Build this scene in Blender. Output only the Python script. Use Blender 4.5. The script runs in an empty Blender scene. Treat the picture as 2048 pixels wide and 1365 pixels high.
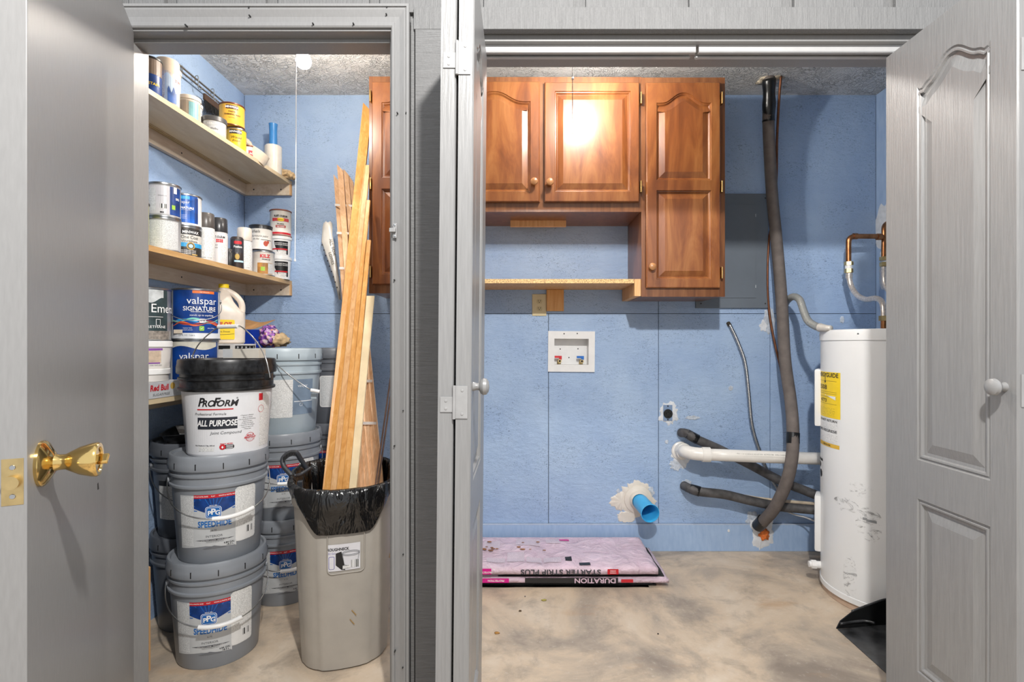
import bpy, bmesh, math, random
from math import sin, cos, pi, atan2, radians, sqrt
from mathutils import Vector, Matrix, noise
random.seed(7)
S = bpy.context.scene
COL = S.collection
# ---------------------------------------------------------------- camera, world, lights, exposure
PX, PY, F, CH = 1040.0, 689.0, 1050.0, 1.10      # principal point, focal (px of 2048x1365), camera height
cd = bpy.data.cameras.new('camera'); cam = bpy.data.objects.new('camera', cd); COL.objects.link(cam)
cam.location = (0, 0, CH); cam.rotation_euler = (pi/2, 0, 0)
cd.sensor_width = 36; cd.lens = F/2048*36
cd.shift_x = (1024-PX)/2048; cd.shift_y = (PY-682.5)/2048
cd.clip_start = .02
S.camera = cam
S.view_settings.view_transform = 'Standard'; S.view_settings.look = 'None'
S.view_settings.gamma = 1; S.view_settings.use_curve_mapping = False
S.view_settings.exposure = 0.28
w = bpy.data.worlds.new('garage_daylight'); S.world = w; w.use_nodes = True
w.node_tree.nodes['Background'].inputs[0].default_value = (.93, .96, 1, 1)
w.node_tree.nodes['Background'].inputs[1].default_value = .86
def lamp(name, kind, loc, power, size, col=(1,1,1), rot=None):
    l = bpy.data.lights.new(name, kind); l.energy = power; l.color = col
    if kind == 'AREA': l.shape = 'DISK'; l.size = size
    else: l.shadow_soft_size = size
    o = bpy.data.objects.new(name, l); COL.objects.link(o); o.location = loc
    if rot: o.rotation_euler = rot
    return o
lamp('garage_ceiling_lamp', 'POINT', (.22, 0, 2.47), 182, .045, (1, .97, .93))
BULB1 = (-.866, 2.10, 2.234); BULB2 = (.31, 2.10, 2.282); BULB_STRENGTH = (370, 680)
# ---------------------------------------------------------------- helpers
def lin(h, a=1):
    h = h.lstrip('#'); c = [int(h[i:i+2], 16)/255 for i in (0, 2, 4)]
    return tuple((x/12.92 if x <= .04045 else ((x+.055)/1.055)**2.4) for x in c)+(a,)
def P(px, py, D): return Vector(((px-PX)/F*D, D, CH+(PY-py)/F*D))
def XX(px, D): return (px-PX)/F*D
def ZZ(py, D): return CH+(PY-py)/F*D
def ob(name, bm, m, parent=None, smooth=False, loc=None, label=None, cat=None, group=None, kind=None, rec=True):
    me = bpy.data.meshes.new(name)
    if rec: bmesh.ops.recalc_face_normals(bm, faces=bm.faces)
    bm.to_mesh(me); bm.free()
    if m: me.materials.append(m)
    if smooth:
        for p in me.polygons: p.use_smooth = True
        if smooth != 'all':
            try: me.set_sharp_from_angle(angle=radians(38))
            except Exception: pass
    o = bpy.data.objects.new(name, me); COL.objects.link(o)
    if parent: o.parent = parent
    if loc is not None: o.location = loc
    return tag(o, label, cat, group, kind)
def tag(o, label=None, cat=None, group=None, kind=None):
    if label: o['label'] = label
    if cat: o['category'] = cat
    if group: o['group'] = group
    if kind: o['kind'] = kind
    return o
def thing(name, label, cat, loc=(0,0,0), rz=0, group=None, kind=None, ry=0):
    o = bpy.data.objects.new(name, None); COL.objects.link(o); o.empty_display_size = .05
    o.location = loc; o.rotation_euler = (0, ry, rz)
    return tag(o, label, cat, group, kind)
NB = bmesh.new
def box(bm, x0, x1, y0, y1, z0, z1, bev=0):
    b = bmesh.new() if bev else bm
    vs = [b.verts.new((x, y, z)) for z in (z0, z1) for (x, y) in ((x0,y0),(x1,y0),(x1,y1),(x0,y1))]
    for f in ((0,3,2,1),(4,5,6,7),(0,1,5,4),(1,2,6,5),(2,3,7,6),(3,0,4,7)): b.faces.new([vs[i] for i in f])
    if bev:
        bmesh.ops.bevel(b, geom=list(b.edges), offset=bev, segments=2, profile=.6, affect='EDGES', clamp_overlap=True)
        me = bpy.data.meshes.new('t'); b.to_mesh(me); b.free(); bm.from_mesh(me); bpy.data.meshes.remove(me)
    return bm
def B(*a, **k): return box(NB(), *a, **k)
def prism(bm, poly, a0, a1, axis='y'):
    def v(p, a): return {'y': (p[0], a, p[1]), 'x': (a, p[0], p[1]), 'z': (p[0], p[1], a)}[axis]
    A = [bm.verts.new(v(p, a0)) for p in poly]; C = [bm.verts.new(v(p, a1)) for p in poly]
    n = len(poly)
    bm.faces.new(A[::-1]); bm.faces.new(C)
    for i in range(n): bm.faces.new((A[i], A[(i+1)%n], C[(i+1)%n], C[i]))
    return bm
def lathe(bm, prof, seg=40, mod=None):
    rings = []
    for r, z in prof:
        if r < 1e-5: rings.append([bm.verts.new((0, 0, z))])
        else:
            rings.append([bm.verts.new(((r*(mod(2*pi*i/seg, z) if mod else 1))*sin(2*pi*i/seg),
                                        -(r*(mod(2*pi*i/seg, z) if mod else 1))*cos(2*pi*i/seg), z)) for i in range(seg)])
    for a, b in zip(rings, rings[1:]):
        for i in range(seg):
            j = (i+1) % seg
            if len(a) == 1 and len(b) == 1: break
            if len(a) == 1: bm.faces.new((a[0], b[i], b[j]))
            elif len(b) == 1: bm.faces.new((a[i], a[j], b[0]))
            else: bm.faces.new((a[i], a[j], b[j], b[i]))
    return bm
def L(prof, seg=40, mod=None): return lathe(NB(), prof, seg, mod)
def smoothpath(pts, k=6):
    pts = [Vector(p) for p in pts]
    if len(pts) < 3: return pts
    out = []; n = len(pts)
    for i in range(n-1):
        p0 = pts[max(i-1,0)]; p1 = pts[i]; p2 = pts[i+1]; p3 = pts[min(i+2,n-1)]
        for s in range(k):
            t = s/k
            out.append(.5*((2*p1)+(-p0+p2)*t+(2*p0-5*p1+4*p2-p3)*t*t+(-p0+3*p1-3*p2+p3)*t**3))
    out.append(pts[-1]); return out
def tube(bm, pts, r, seg=10, k=6, caps=True, rf=None):
    path = smoothpath(pts, k) if k else [Vector(p) for p in pts]
    n = len(path); rings = []
    t0 = (path[1]-path[0]).normalized()
    up = Vector((0,0,1)) if abs(t0.z) < .9 else Vector((1,0,0))
    nrm = t0.cross(up).normalized()
    for i, p in enumerate(path):
        t = (path[min(i+1,n-1)]-path[max(i-1,0)]).normalized()
        nrm = (nrm-t*nrm.dot(t)).normalized(); bn = t.cross(nrm)
        rr = rf(i/(n-1)) if rf else r
        rings.append([bm.verts.new(p+(nrm*cos(2*pi*j/seg)+bn*sin(2*pi*j/seg))*rr) for j in range(seg)])
    for a, b in zip(rings, rings[1:]):
        for j in range(seg): bm.faces.new((a[j], a[(j+1)%seg], b[(j+1)%seg], b[j]))
    if caps: bm.faces.new(rings[0][::-1]); bm.faces.new(rings[-1])
    return bm
def T(pts, r, **k): return tube(NB(), pts, r, **k)
def xf(bm, M): bmesh.ops.transform(bm, matrix=M, verts=bm.verts); return bm
def join(bm, other):
    me = bpy.data.meshes.new('t'); other.to_mesh(me); other.free(); bm.from_mesh(me); bpy.data.meshes.remove(me); return bm
def hexa(p):      # 8 points: 4 of one end, 4 of the other
    bm = NB(); v = [bm.verts.new(q) for q in p]
    for f in ((0,3,2,1),(4,5,6,7),(0,1,5,4),(1,2,6,5),(2,3,7,6),(3,0,4,7)): bm.faces.new([v[i] for i in f])
    return bm
# ---------------------------------------------------------------- materials
MATS = {}
class NT:
    def __init__(s, name):
        s.m = bpy.data.materials.new(name); s.m.use_nodes = True; s.t = s.m.node_tree
        s.b = s.t.nodes['Principled BSDF']
    def n(s, typ, inp=None, **kw):
        nd = s.t.nodes.new('ShaderNode'+typ)
        for k, v in kw.items(): setattr(nd, k, v)
        for k, v in (inp or {}).items():
            if isinstance(v, bpy.types.NodeSocket): s.t.links.new(v, nd.inputs[k])
            else: nd.inputs[k].default_value = v
        return nd
    def co(s, scale=(1,1,1), kind='Object'):
        c = s.n('TexCoord'); return s.n('Mapping', {'Vector': c.outputs[kind], 'Scale': scale}).outputs[0]
    def noise(s, co, scale, detail=4, rough=.5, dist=0, typ=None):
        nd = s.n('TexNoise', {'Vector': co, 'Scale': scale, 'Detail': detail, 'Roughness': rough, 'Distortion': dist})
        if typ: nd.noise_type = typ
        return nd.outputs[0]
    def ramp(s, fac, stops):
        r = s.n('ValToRGB', {'Fac': fac}); e = r.color_ramp.elements
        while len(e) < len(stops): e.new(.5)
        for el, (p, c) in zip(e, stops): el.position = p; el.color = c if len(c) == 4 else (*c, 1)
        return r.outputs[0]
    def mix(s, fac, a, b, mode='MIX'):
        nd = s.n('MixRGB', {'Fac': fac, 'Color1': a, 'Color2': b}, blend_type=mode); return nd.outputs[0]
    def math(s, op, a, b=0.0):
        return s.n('Math', {0: a, 1: b}, operation=op).outputs[0]
    def bump(s, h, strength, dist, prev=None):
        d = {'Height': h, 'Strength': strength, 'Distance': dist}
        if prev: d['Normal'] = prev
        return s.n('Bump', d).outputs[0]
    def out(s, base=None, rough=None, normal=None, metal=None, **kw):
        for k, v in (('Base Color', base), ('Roughness', rough), ('Normal', normal), ('Metallic', metal)):
            if v is None: continue
            if isinstance(v, bpy.types.NodeSocket): s.t.links.new(v, s.b.inputs[k])
            else: s.b.inputs[k].default_value = v
        for k, v in kw.items(): s.b.inputs[k.replace('_', ' ')].default_value = v
        return s.m
def mat(name, col, rough=.5, metal=0, nz=.06, sc=30, bump=0, **kw):
    key = (name, col)
    if key in MATS: return MATS[key]
    t = NT(name); c = lin(col); co = t.co()
    n = t.noise(co, sc, 4)
    lo = tuple(x*(1-nz*2) for x in c[:3])+(1,); hi = tuple(min(1, x*(1+nz)) for x in c[:3])+(1,)
    base = t.ramp(n, [(.3, lo), (.7, hi)])
    nrm = t.bump(n, bump, .002) if bump else None
    MATS[key] = t.out(base, rough, nrm, metal, **kw); return MATS[key]
def m_paint():
    t = NT('grey_paint'); co = t.co((40, 40, 6))
    n = t.noise(co, 5, 5); n2 = t.noise(t.co(), 2.2, 4)
    base = t.mix(t.math('MULTIPLY', n2, .5), t.ramp(n, [(.2, lin('#868686')), (.8, lin('#919191'))]), lin('#8c8b8a'))
    return t.out(base, .36, t.bump(n, .18, .001))
def m_grainpaint():
    t = NT('grey_embossed_paint'); co = t.co((30, 30, 1.6))
    n = t.noise(co, 6, 6, .6, .4)
    return t.out(t.ramp(n, [(.3, lin('#828282')), (.7, lin('#8d8d8d'))]), .34, t.bump(n, .5, .0016))
def m_siding(horizontal=False):
    t = NT('rough_sawn_grey_siding'); co = t.co((8, 8, 160) if horizontal else (160, 160, 8))
    n = t.noise(co, 2, 5, .6); n2 = t.noise(t.co(), 130, 3)
    h = t.math('ADD', n, t.math('MULTIPLY', n2, .6))
    return t.out(t.ramp(n, [(.25, lin('#6a6a6a')), (.75, lin('#7e7e7e'))]), .55, t.bump(h, .8, .003))
def m_osb():
    t = NT('blue_painted_strand_board'); co = t.co((1, 1, 2.4))
    a = t.noise(co, 34, 6, .65, 1.6); b = t.noise(t.co(), 3.2, 4, .6)
    v = t.n('TexVoronoi', {'Vector': t.co((1, 1, 1.8)), 'Scale': 26, 'Randomness': 1}, feature='F1').outputs[0]
    base = t.ramp(b, [(.3, lin('#97b1d6')), (.7, lin('#aac2e0'))])
    msk = t.ramp(t.noise(co, 42, 8, .75, 2.6), [(.555, (0,0,0)), (.60, (1,1,1))])
    msk2 = t.ramp(t.noise(t.co(), 5, 3), [(.38, (0,0,0)), (.62, (1,1,1))])
    base = t.mix(t.mix(1, msk, msk2, 'MULTIPLY'), base, lin('#65789a'))
    h = t.math('ADD', a, t.math('MULTIPLY', v, .5))
    return t.out(base, .5, t.bump(h, .55, .006))
def m_smoothblue():
    t = NT('blue_painted_board'); a = t.noise(t.co((4, 4, 1)), 14, 5)
    return t.out(t.ramp(a, [(.3, lin('#98b3d8')), (.7, lin('#a7c0e0'))]), .5, t.bump(a, .3, .002))
def m_ceiling():
    t = NT('stomped_plaster'); co = t.co()
    d = t.noise(co, 5, 3)
    wv = t.noise(co, 11, 3, .5, 2.4); w2 = t.noise(t.co((1, 1.3, 1)), 19, 2, .5, 3.0)
    def ridge(x, k): return t.math('MAXIMUM', t.math('SUBTRACT', 1.0, t.math('MULTIPLY', t.math('ABSOLUTE', t.math('SUBTRACT', x, .5)), k)), 0.0)
    h = t.math('MAXIMUM', ridge(wv, 26), t.math('MULTIPLY', ridge(w2, 22), .8))
    g = t.ramp(d, [(.35, (.25,)*3), (.6, (1,1,1))])
    hh = t.mix(1, h, g, 'MULTIPLY')
    return t.out(lin('#d9d9d8'), .7, t.bump(hh, 1.0, .008))
def m_concrete():
    t = NT('stained_concrete'); co = t.co()
    a = t.noise(co, 2.1, 8, .62, .6); b = t.noise(co, 7, 8, .68, .35); c = t.noise(co, 60, 4)
    base = t.ramp(a, [(.33, lin('#8d8175')), (.43, lin('#ad9f8f')), (.52, lin('#c9b69f')), (.68, lin('#d8cab8'))])
    base = t.mix(t.ramp(b, [(.5, (0,0,0)), (.70, (.6,)*3)]), base, lin('#857a6f'))
    rust = t.ramp(t.noise(t.co((1.4, 4, 1)), 1.6, 4, .5), [(.62, (0,0,0)), (.74, (.5,)*3)])
    base = t.mix(rust, base, lin('#b08455'))
    base = t.mix(t.ramp(c, [(.6, (0,0,0)), (.75, (.35,)*3)]), base, lin('#d8d0c5'))
    return t.out(base, .48, t.bump(t.math('ADD', b, t.math('MULTIPLY', c, .4)), .25, .004))
def m_wood(name, stops, rough=.25, sc=(9, 9, .9), coat=0, dist=1.2, bump=.08):
    t = NT(name); co = t.co(sc)
    a = t.noise(co, 3, 7, .6, dist); b = t.noise(t.co((60, 60, 3)), 3, 3)
    base = t.ramp(a, [(p, lin(c)) for p, c in stops])
    base = t.mix(t.math('MULTIPLY', b, .35), base, lin(stops[0][1]))
    return t.out(base, rough, t.bump(b, bump, .001), Coat_Weight=coat, Coat_Roughness=.28)
def m_print(name, paper, ink, lines=260, dens=.5):
    key = ('print', name, paper, ink, lines)
    if key in MATS: return MATS[key]
    t = NT(name); uv = t.n('TexCoord').outputs['UV']
    s = t.n('SeparateXYZ', {0: uv})
    row = t.math('MULTIPLY', s.outputs[1], lines); fr = t.math('FRACT', row); on = t.math('LESS_THAN', fr, .55)
    fl = t.math('FLOOR', row)
    cx = t.n('CombineXYZ', {0: t.math('MULTIPLY', s.outputs[0], lines*1.6), 1: t.math('MULTIPLY', fl, 7.31)})
    n = t.noise(cx.outputs[0], 1.0, 2); w_ = t.math('GREATER_THAN', n, dens)
    m = t.math('MULTIPLY', t.math('MULTIPLY', on, w_), .38)
    MATS[key] = t.out(t.mix(m, lin(paper), lin(ink)), .45); return MATS[key]
def m_barcode():
    t = NT('barcode_print'); uv = t.n('TexCoord').outputs['UV']; s = t.n('SeparateXYZ', {0: uv})
    n = t.n('TexWhiteNoise', {'W': t.math('FLOOR', t.math('MULTIPLY', s.outputs[0], 900))}, noise_dimensions='1D').outputs[0]
    return t.out(t.mix(t.math('GREATER_THAN', n, .5), lin('#e8e8e8'), lin('#202020')), .5)
PAINT = m_paint(); GPAINT = m_grainpaint(); SIDING = m_siding(); HSIDING = m_siding(True); OSB = m_osb(); BLUE = m_smoothblue()
CEIL = m_ceiling(); CONC = m_concrete()
MAPLE = m_wood('stained_maple', [(.28, '#5f3013'), (.46, '#7f4820'), (.58, '#925a2c'), (.78, '#a66f3f')], .36, sc=(5, 5, .8), coat=.3)
MAPLED = m_wood('dark_stained_maple_frame', [(.3, '#5f3820'), (.5, '#7a4c2c'), (.7, '#90613c')], .3, coat=.2)
PINE = m_wood('pale_pine', [(.3, '#c79058'), (.5, '#d9a871'), (.7, '#e6bd8c')], .5, sc=(14, 14, 1))
FIR = m_wood('golden_fir', [(.3, '#c6883f'), (.5, '#d99e56'), (.7, '#e7b474')], .42, sc=(14, 14, .8))
SHIMW = m_wood('cedar_strip', [(.3, '#c89c74'), (.5, '#dab28b'), (.7, '#e6c6a3')], .55, sc=(16, 16, 1))
OAK = m_wood('melamine_shelf', [(.3, '#c9b28c'), (.5, '#d9c6a3'), (.7, '#e2d3b4')], .35, sc=(6, 1.2, 6), dist=.6, bump=.02)
PLY = m_wood('plywood_shelf', [(.3, '#b98f5c'), (.5, '#cfa873'), (.7, '#dbbb8b')], .42, sc=(7, 1.2, 7), dist=.8)
CLEAT = m_wood('whitewashed_pine', [(.3, '#cbb9a3'), (.5, '#dacbb8'), (.7, '#e4d9ca')], .5, sc=(12, 1.4, 12))
CHIP = mat('chipboard_edge', '#dcb883', .8, nz=.35, sc=220)
WHITE = mat('white_plastic', '#e9e9e8', .35, nz=.02)
OFFW = mat('off_white_plastic', '#ddd6cb', .4, nz=.03)
ALMOND = mat('almond_plastic', '#d8c99f', .4, nz=.02)
TANKW = mat('white_enamel', '#e4e5e5', .28, nz=.015, sc=5)
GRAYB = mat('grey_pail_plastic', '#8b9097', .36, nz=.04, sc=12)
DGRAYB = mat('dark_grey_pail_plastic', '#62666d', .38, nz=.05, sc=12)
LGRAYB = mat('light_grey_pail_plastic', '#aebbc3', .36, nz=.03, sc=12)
BLACKP = mat('black_plastic', '#191a1b', .4, nz=.2)
DUSTB = mat('dusty_black_plastic', '#202123', .33, nz=.5, sc=60)
STEEL = mat('galvanised_steel', '#b4b7ba', .3, 1, nz=.08)
WIRE = mat('steel_wire', '#c2c4c4', .28, 1, nz=.03)
BRASS = mat('polished_brass', '#dfc07c', .13, 1, nz=.03)
BRASSD = mat('dull_brass', '#cdb684', .35, 1, nz=.12)
COPPER = mat('copper_pipe', '#b07850', .35, 1, nz=.2, sc=40)
FOAM = mat('grey_foam_insulation', '#675f5b', .75, nz=.12, sc=25, bump=.2)
DFOAM = mat('dark_foam_insulation', '#514f4f', .6, nz=.25, sc=30, bump=.25)
TAPE = mat('black_tape', '#17181a', .3, nz=.3, sc=60, bump=.3)
PVC = mat('white_pvc', '#e6e3dd', .3, nz=.02)
PLASTER = mat('white_joint_compound', '#dfe3e8', .8, nz=.06, sc=40, bump=.5)
SPLAST = mat('smeared_compound', '#c3ccd8', .8, nz=.15, sc=60, bump=.5)
ORANGEF = mat('orange_spray_foam', '#f0813a', .7, nz=.15, sc=60, bump=.6)
PANELG = mat('grey_metal_cover', '#6d7680', .5, .1, nz=.03, sc=8)
BINP = mat('taupe_bin_plastic', '#a9a39a', .45, nz=.03, sc=18, bump=.08)
BARC = m_barcode()
FP = m_print('fine_print', '#d4d6d7', '#56595c'); FPW = m_print('fine_print_on_white', '#e6e6e4', '#6e6e70', 200)
FPB = m_print('bold_print_on_white', '#e8e7e5', '#3a3a3c', 120, .45)
INK = mat('black_ink', '#1c1c1e', .5, nz=0); WINK = mat('white_ink', '#f2f2f2', .5, nz=0); RINK = mat('red_ink', '#c5202c', .5, nz=0)
BINK = mat('blue_ink', '#0f67b5', .4, nz=0); GINK = mat('grey_ink', '#6a6d70', .5, nz=0)
NAVY = mat('navy_label', '#123f86', .35, nz=.25, sc=30); LBL = mat('silver_grey_label', '#c3c6c8', .38, nz=.03)
YEL = mat('yellow_label', '#f2cf1c', .45, nz=.02); WLBL = mat('white_label', '#e4e4e3', .4, nz=.02)
# ---------------------------------------------------------------- lettering and flat print wrapped on surfaces
TXT = {}
def text_data(body, size, bold=0, shear=0, sx=1):
    key = (body, size, bold, shear, sx)
    if key in TXT: return TXT[key]
    c = bpy.data.curves.new('t', 'FONT'); c.body = body; c.size = size; c.align_x = 'CENTER'; c.align_y = 'CENTER'
    c.offset = bold*size; c.shear = shear; c.resolution_u = 3; c.space_character = 1.0
    o = bpy.data.objects.new('t', c); me = bpy.data.meshes.new_from_object(o)
    vs = [(v.co.x*sx, v.co.y) for v in me.vertices]; fs = [tuple(p.vertices) for p in me.polygons]
    if vs:
        mx = (min(v[0] for v in vs)+max(v[0] for v in vs))/2
        my = (min(v[1] for v in vs)+max(v[1] for v in vs))/2 if False else 0
        vs = [(a-mx, b-my) for a, b in vs]
    bpy.data.objects.remove(o); bpy.data.meshes.remove(me); bpy.data.curves.remove(c)
    TXT[key] = (vs, fs); return TXT[key]
def cylmap(R, a0, c=(0, 0)):
    Rf = R if callable(R) else (lambda v: R)
    def mp(u, v, l):
        r = Rf(v)+l; a = a0+u/Rf(v); return Vector((c[0]+r*sin(a), c[1]-r*cos(a), v))
    mp.step = .008; return mp
def planemap(o, u, v):
    o, u, v = Vector(o), Vector(u).normalized(), Vector(v).normalized(); n = u.cross(v)
    def mp(a, b, l): return o+u*a+v*b+n*l
    mp.step = 10; return mp
def letter(parent, mp, body, u, v, size, m=None, bold=0, shear=0, sx=1, lift=.0012, rot=0, name='lettering', fit=None):
    if fit: q_ = text_data(body, size, bold, shear, 1)[0]; sx = fit/max(max(p[0] for p in q_)-min(p[0] for p in q_), 1e-6)
    vs, fs = text_data(body, size, bold, shear, sx)
    if not vs: return
    bm = NB(); cr, sr = cos(rot), sin(rot)
    V = [bm.verts.new(mp(u+x*cr-y*sr, v+x*sr+y*cr, lift)) for x, y in vs]
    for f in fs:
        try: bm.faces.new([V[i] for i in f])
        except ValueError: pass
    return ob(name, bm, m or INK, parent, rec=False)
def cols(u0, u1, lo, hi, n=12):
    r = []
    for i in range(n+1):
        t = i/n; u = u0+(u1-u0)*t
        r.append((u, lo(t) if callable(lo) else lo, hi(t) if callable(hi) else hi))
    return r
def decal(parent, mp, shape, m, lift=.0005, name='label', nv=1):
    """shape: (u0,u1,v0,v1) or list of columns (u,v0,v1)"""
    if not isinstance(shape, list):
        u0, u1, v0, v1 = shape; shape = [(u0, v0, v1), (u1, v0, v1)]
    sh = [shape[0]]
    for p, q in zip(shape, shape[1:]):
        k = max(1, int(abs(q[0]-p[0])/mp.step)+1)
        sh += [tuple(p[i]+(q[i]-p[i])*j/k for i in range(3)) for j in range(1, k+1)]
    shape = sh
    bm = NB(); uvl = bm.loops.layers.uv.new('UVMap')
    g = [[bm.verts.new(mp(u, a+(b-a)*k/nv, lift)) for k in range(nv+1)] for u, a, b in shape]
    uvs = {}
    for (u, a, b), colv in zip(shape, g):
        for k, vv in enumerate(colv): uvs[vv] = (u, a+(b-a)*k/nv)
    for i in range(len(g)-1):
        for k in range(nv):
            vs = (g[i][k], g[i+1][k], g[i+1][k+1], g[i][k+1])
            try:
                f = bm.faces.new(vs)
                for l in f.loops: l[uvl].uv = uvs[l.vert]
            except ValueError: pass
    return ob(name, bm, m, parent, rec=False)
def rrect(u0, u1, v0, v1, r, n=5):
    pts = [(u0+r*(1-cos(pi/2*i/n)), r*(1-sin(pi/2*i/n))) for i in range(n+1)]
    L_ = [(u, v0+d, v1-d) for u, d in pts]
    return L_+[(u1-(u-u0), a, b) for u, a, b in L_[::-1]]
def disc(u, v, ru, rv=None, n=16):
    rv = rv or ru
    return [(u-ru*cos(pi*i/n), v-rv*sin(pi*i/n), v+rv*sin(pi*i/n)+1e-6) for i in range(n+1)]
def ring_cols(parent, mp, u, v, r, w_, m, lift, name='label'):
    bm = NB(); n = 28
    A = [bm.verts.new(mp(u+r*cos(2*pi*i/n), v+r*sin(2*pi*i/n), lift)) for i in range(n)]
    C = [bm.verts.new(mp(u+(r+w_)*cos(2*pi*i/n), v+(r+w_)*sin(2*pi*i/n), lift)) for i in range(n)]
    for i in range(n): bm.faces.new((A[i], A[(i+1)%n], C[(i+1)%n], C[i]))
    return ob(name, bm, m, parent, rec=False)
def blob(parent, c, ru, rv, plane, m, name='patch', seed=0, thick=.003, jag=.25, n=34):
    """irregular smear of compound on a wall; plane 'back' (faces -Y) or 'right' (faces -X)"""
    bm = NB(); mid = bm.verts.new((0, 0, 0)); R1 = []; R2 = []
    def pt(a, f, d):
        k = f*(1+jag*noise.noise(Vector((cos(a)*2.2, sin(a)*2.2, seed*3.1)))+jag*.6*noise.noise(Vector((cos(a)*8, sin(a)*8, seed*5.7))))
        u, v = ru*k*cos(a), rv*k*sin(a)
        return (c[0]+u, c[1]-d, c[2]+v) if plane == 'back' else (c[0]-d, c[1]+u, c[2]+v)
    mid.co = pt(0, 0, thick)
    for i in range(n):
        a = 2*pi*i/n; R1.append(bm.verts.new(pt(a, .88, thick*.9))); R2.append(bm.verts.new(pt(a, 1, -.001)))
    for i in range(n):
        j = (i+1)%n; bm.faces.new((mid, R1[i], R1[j])); bm.faces.new((R1[i], R2[i], R2[j], R1[j]))
    return ob(name, bm, m, parent, smooth=True)
# ---------------------------------------------------------------- raised panel doors (local: x width, y depth with front at 0, z up)
def arch(t, A, wd=.74, dip=.06):
    s = abs(2*t-1)
    return A*(1-(1-(cos(pi*s/wd)+1)/2)**1.25) if s < wd else -A*dip*sin(pi*(s-wd)/(1-wd))
def outline(x0, x1, z0, z1, A=0, n=28, wd=.62, dip=.06):
    pts = [(x0, z0), (x1, z0)]
    if A: pts += [(x1+(x0-x1)*i/n, z1+arch(i/n, A, wd, dip)) for i in range(n+1)]
    else: pts += [(x1, z1), (x0, z1)]
    return pts
def inset(poly, d):
    n = len(poly); out = []
    for i in range(n):
        p0, p1, p2 = Vector(poly[i-1]), Vector(poly[i]), Vector(poly[(i+1)%n])
        a = (p1-p0).normalized(); b = (p2-p1).normalized()
        n1 = Vector((-a.y, a.x)); n2 = Vector((-b.y, b.x)); k = 1+n1.dot(n2)
        q = p1+(n1+n2)/max(k, .3)*d; out.append((q.x, q.y))
    return out
def panel_door(parent, w_, h, t, x0, x1, ops, m, prof, mpanel=None, name='door', edge=.003, dip=.06):
    """ops: list of (z0,z1,archheight,archwidth)"""
    bm = NB()
    def q(a, b, c, d): bm.faces.new([bm.verts.new(p) for p in (a, b, c, d)])
    e = edge
    # front face pieces
    q((e,0,e), (x0,0,e), (x0,0,h-e), (e,0,h-e)); q((x1,0,e), (w_-e,0,e), (w_-e,0,h-e), (x1,0,h-e))
    ops = sorted(ops); zc = e
    n = 28; tops = None
    for (z0, z1, A, wd) in ops+[(h-e, None, 0, 0)]:
        if tops is None: q((x0,0,zc), (x1,0,zc), (x1,0,z0), (x0,0,z0))
        else:
            for (xa, za), (xb, zb) in zip(tops, tops[1:]): q((xa,0,za), (xb,0,zb), (xb,0,z0), (xa,0,z0))
        if z1 is None: break
        tops = [(x0+(x1-x0)*i/n, z1+(arch(i/n, A, wd, dip) if A else 0)) for i in range(n+1)] if A else [(x0, z1), (x1, z1)]
    # bevel, sides, back
    A_ = [(e,0,e), (w_-e,0,e), (w_-e,0,h-e), (e,0,h-e)]; C = [(0,e,0), (w_,e,0), (w_,e,h), (0,e,h)]; D_ = [(0,t,0), (w_,t,0), (w_,t,h), (0,t,h)]
    for i in range(4):
        j = (i+1)%4; q(A_[i], C[i], C[j], A_[j]); q(C[i], D_[i], D_[j], C[j])
    q(*D_[::-1])
    bmesh.ops.remove_doubles(bm, verts=bm.verts, dist=1e-5)
    d = ob(name, bm, m, parent)
    for (z0, z1, A, wd) in ops:
        o_ = outline(x0, x1, z0, z1, A, n, wd, dip); bm = NB(); prev = None
        for ins, y in prof:
            ring = [bm.verts.new((px, y, pz)) for px, pz in (inset(o_, ins) if ins else o_)]
            if prev:
                for i in range(len(ring)): bm.faces.new((prev[i], prev[(i+1)%len(ring)], ring[(i+1)%len(ring)], ring[i]))
            prev = ring
        bm.faces.new(prev)
        for f in bm.faces:
            f.normal_update()
            if f.normal.y > 0: f.normal_flip()
        ob('panel', bm, mpanel or m, d, rec=False)
    return d
# ================================================================ SETTING
WL, WR, YB, CZ = -1.470, 1.8990, 2.80, 2.43       # closet left, right, back, ceiling
YF, YI, YL = 1.56, 1.72, 1.664                              # outer and inner face of the front wall
def st(name, bm, m, parent=None, label=None, cat=None, **k):
    return ob(name, bm, m, parent, kind='structure' if not parent else None, label=label, cat=cat, **k)
st('floor', B(-3.2, 3.2, -2.6, YB+.1, -.12, 0), CONC, label='stained bare concrete floor running from garage into closet', cat='floor')
st('ceiling', B(WL-.05, WR+.05, YL-.02, YB+.05, CZ, CZ+.1), CEIL, label='white ceiling with stomped plaster texture', cat='ceiling')
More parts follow.
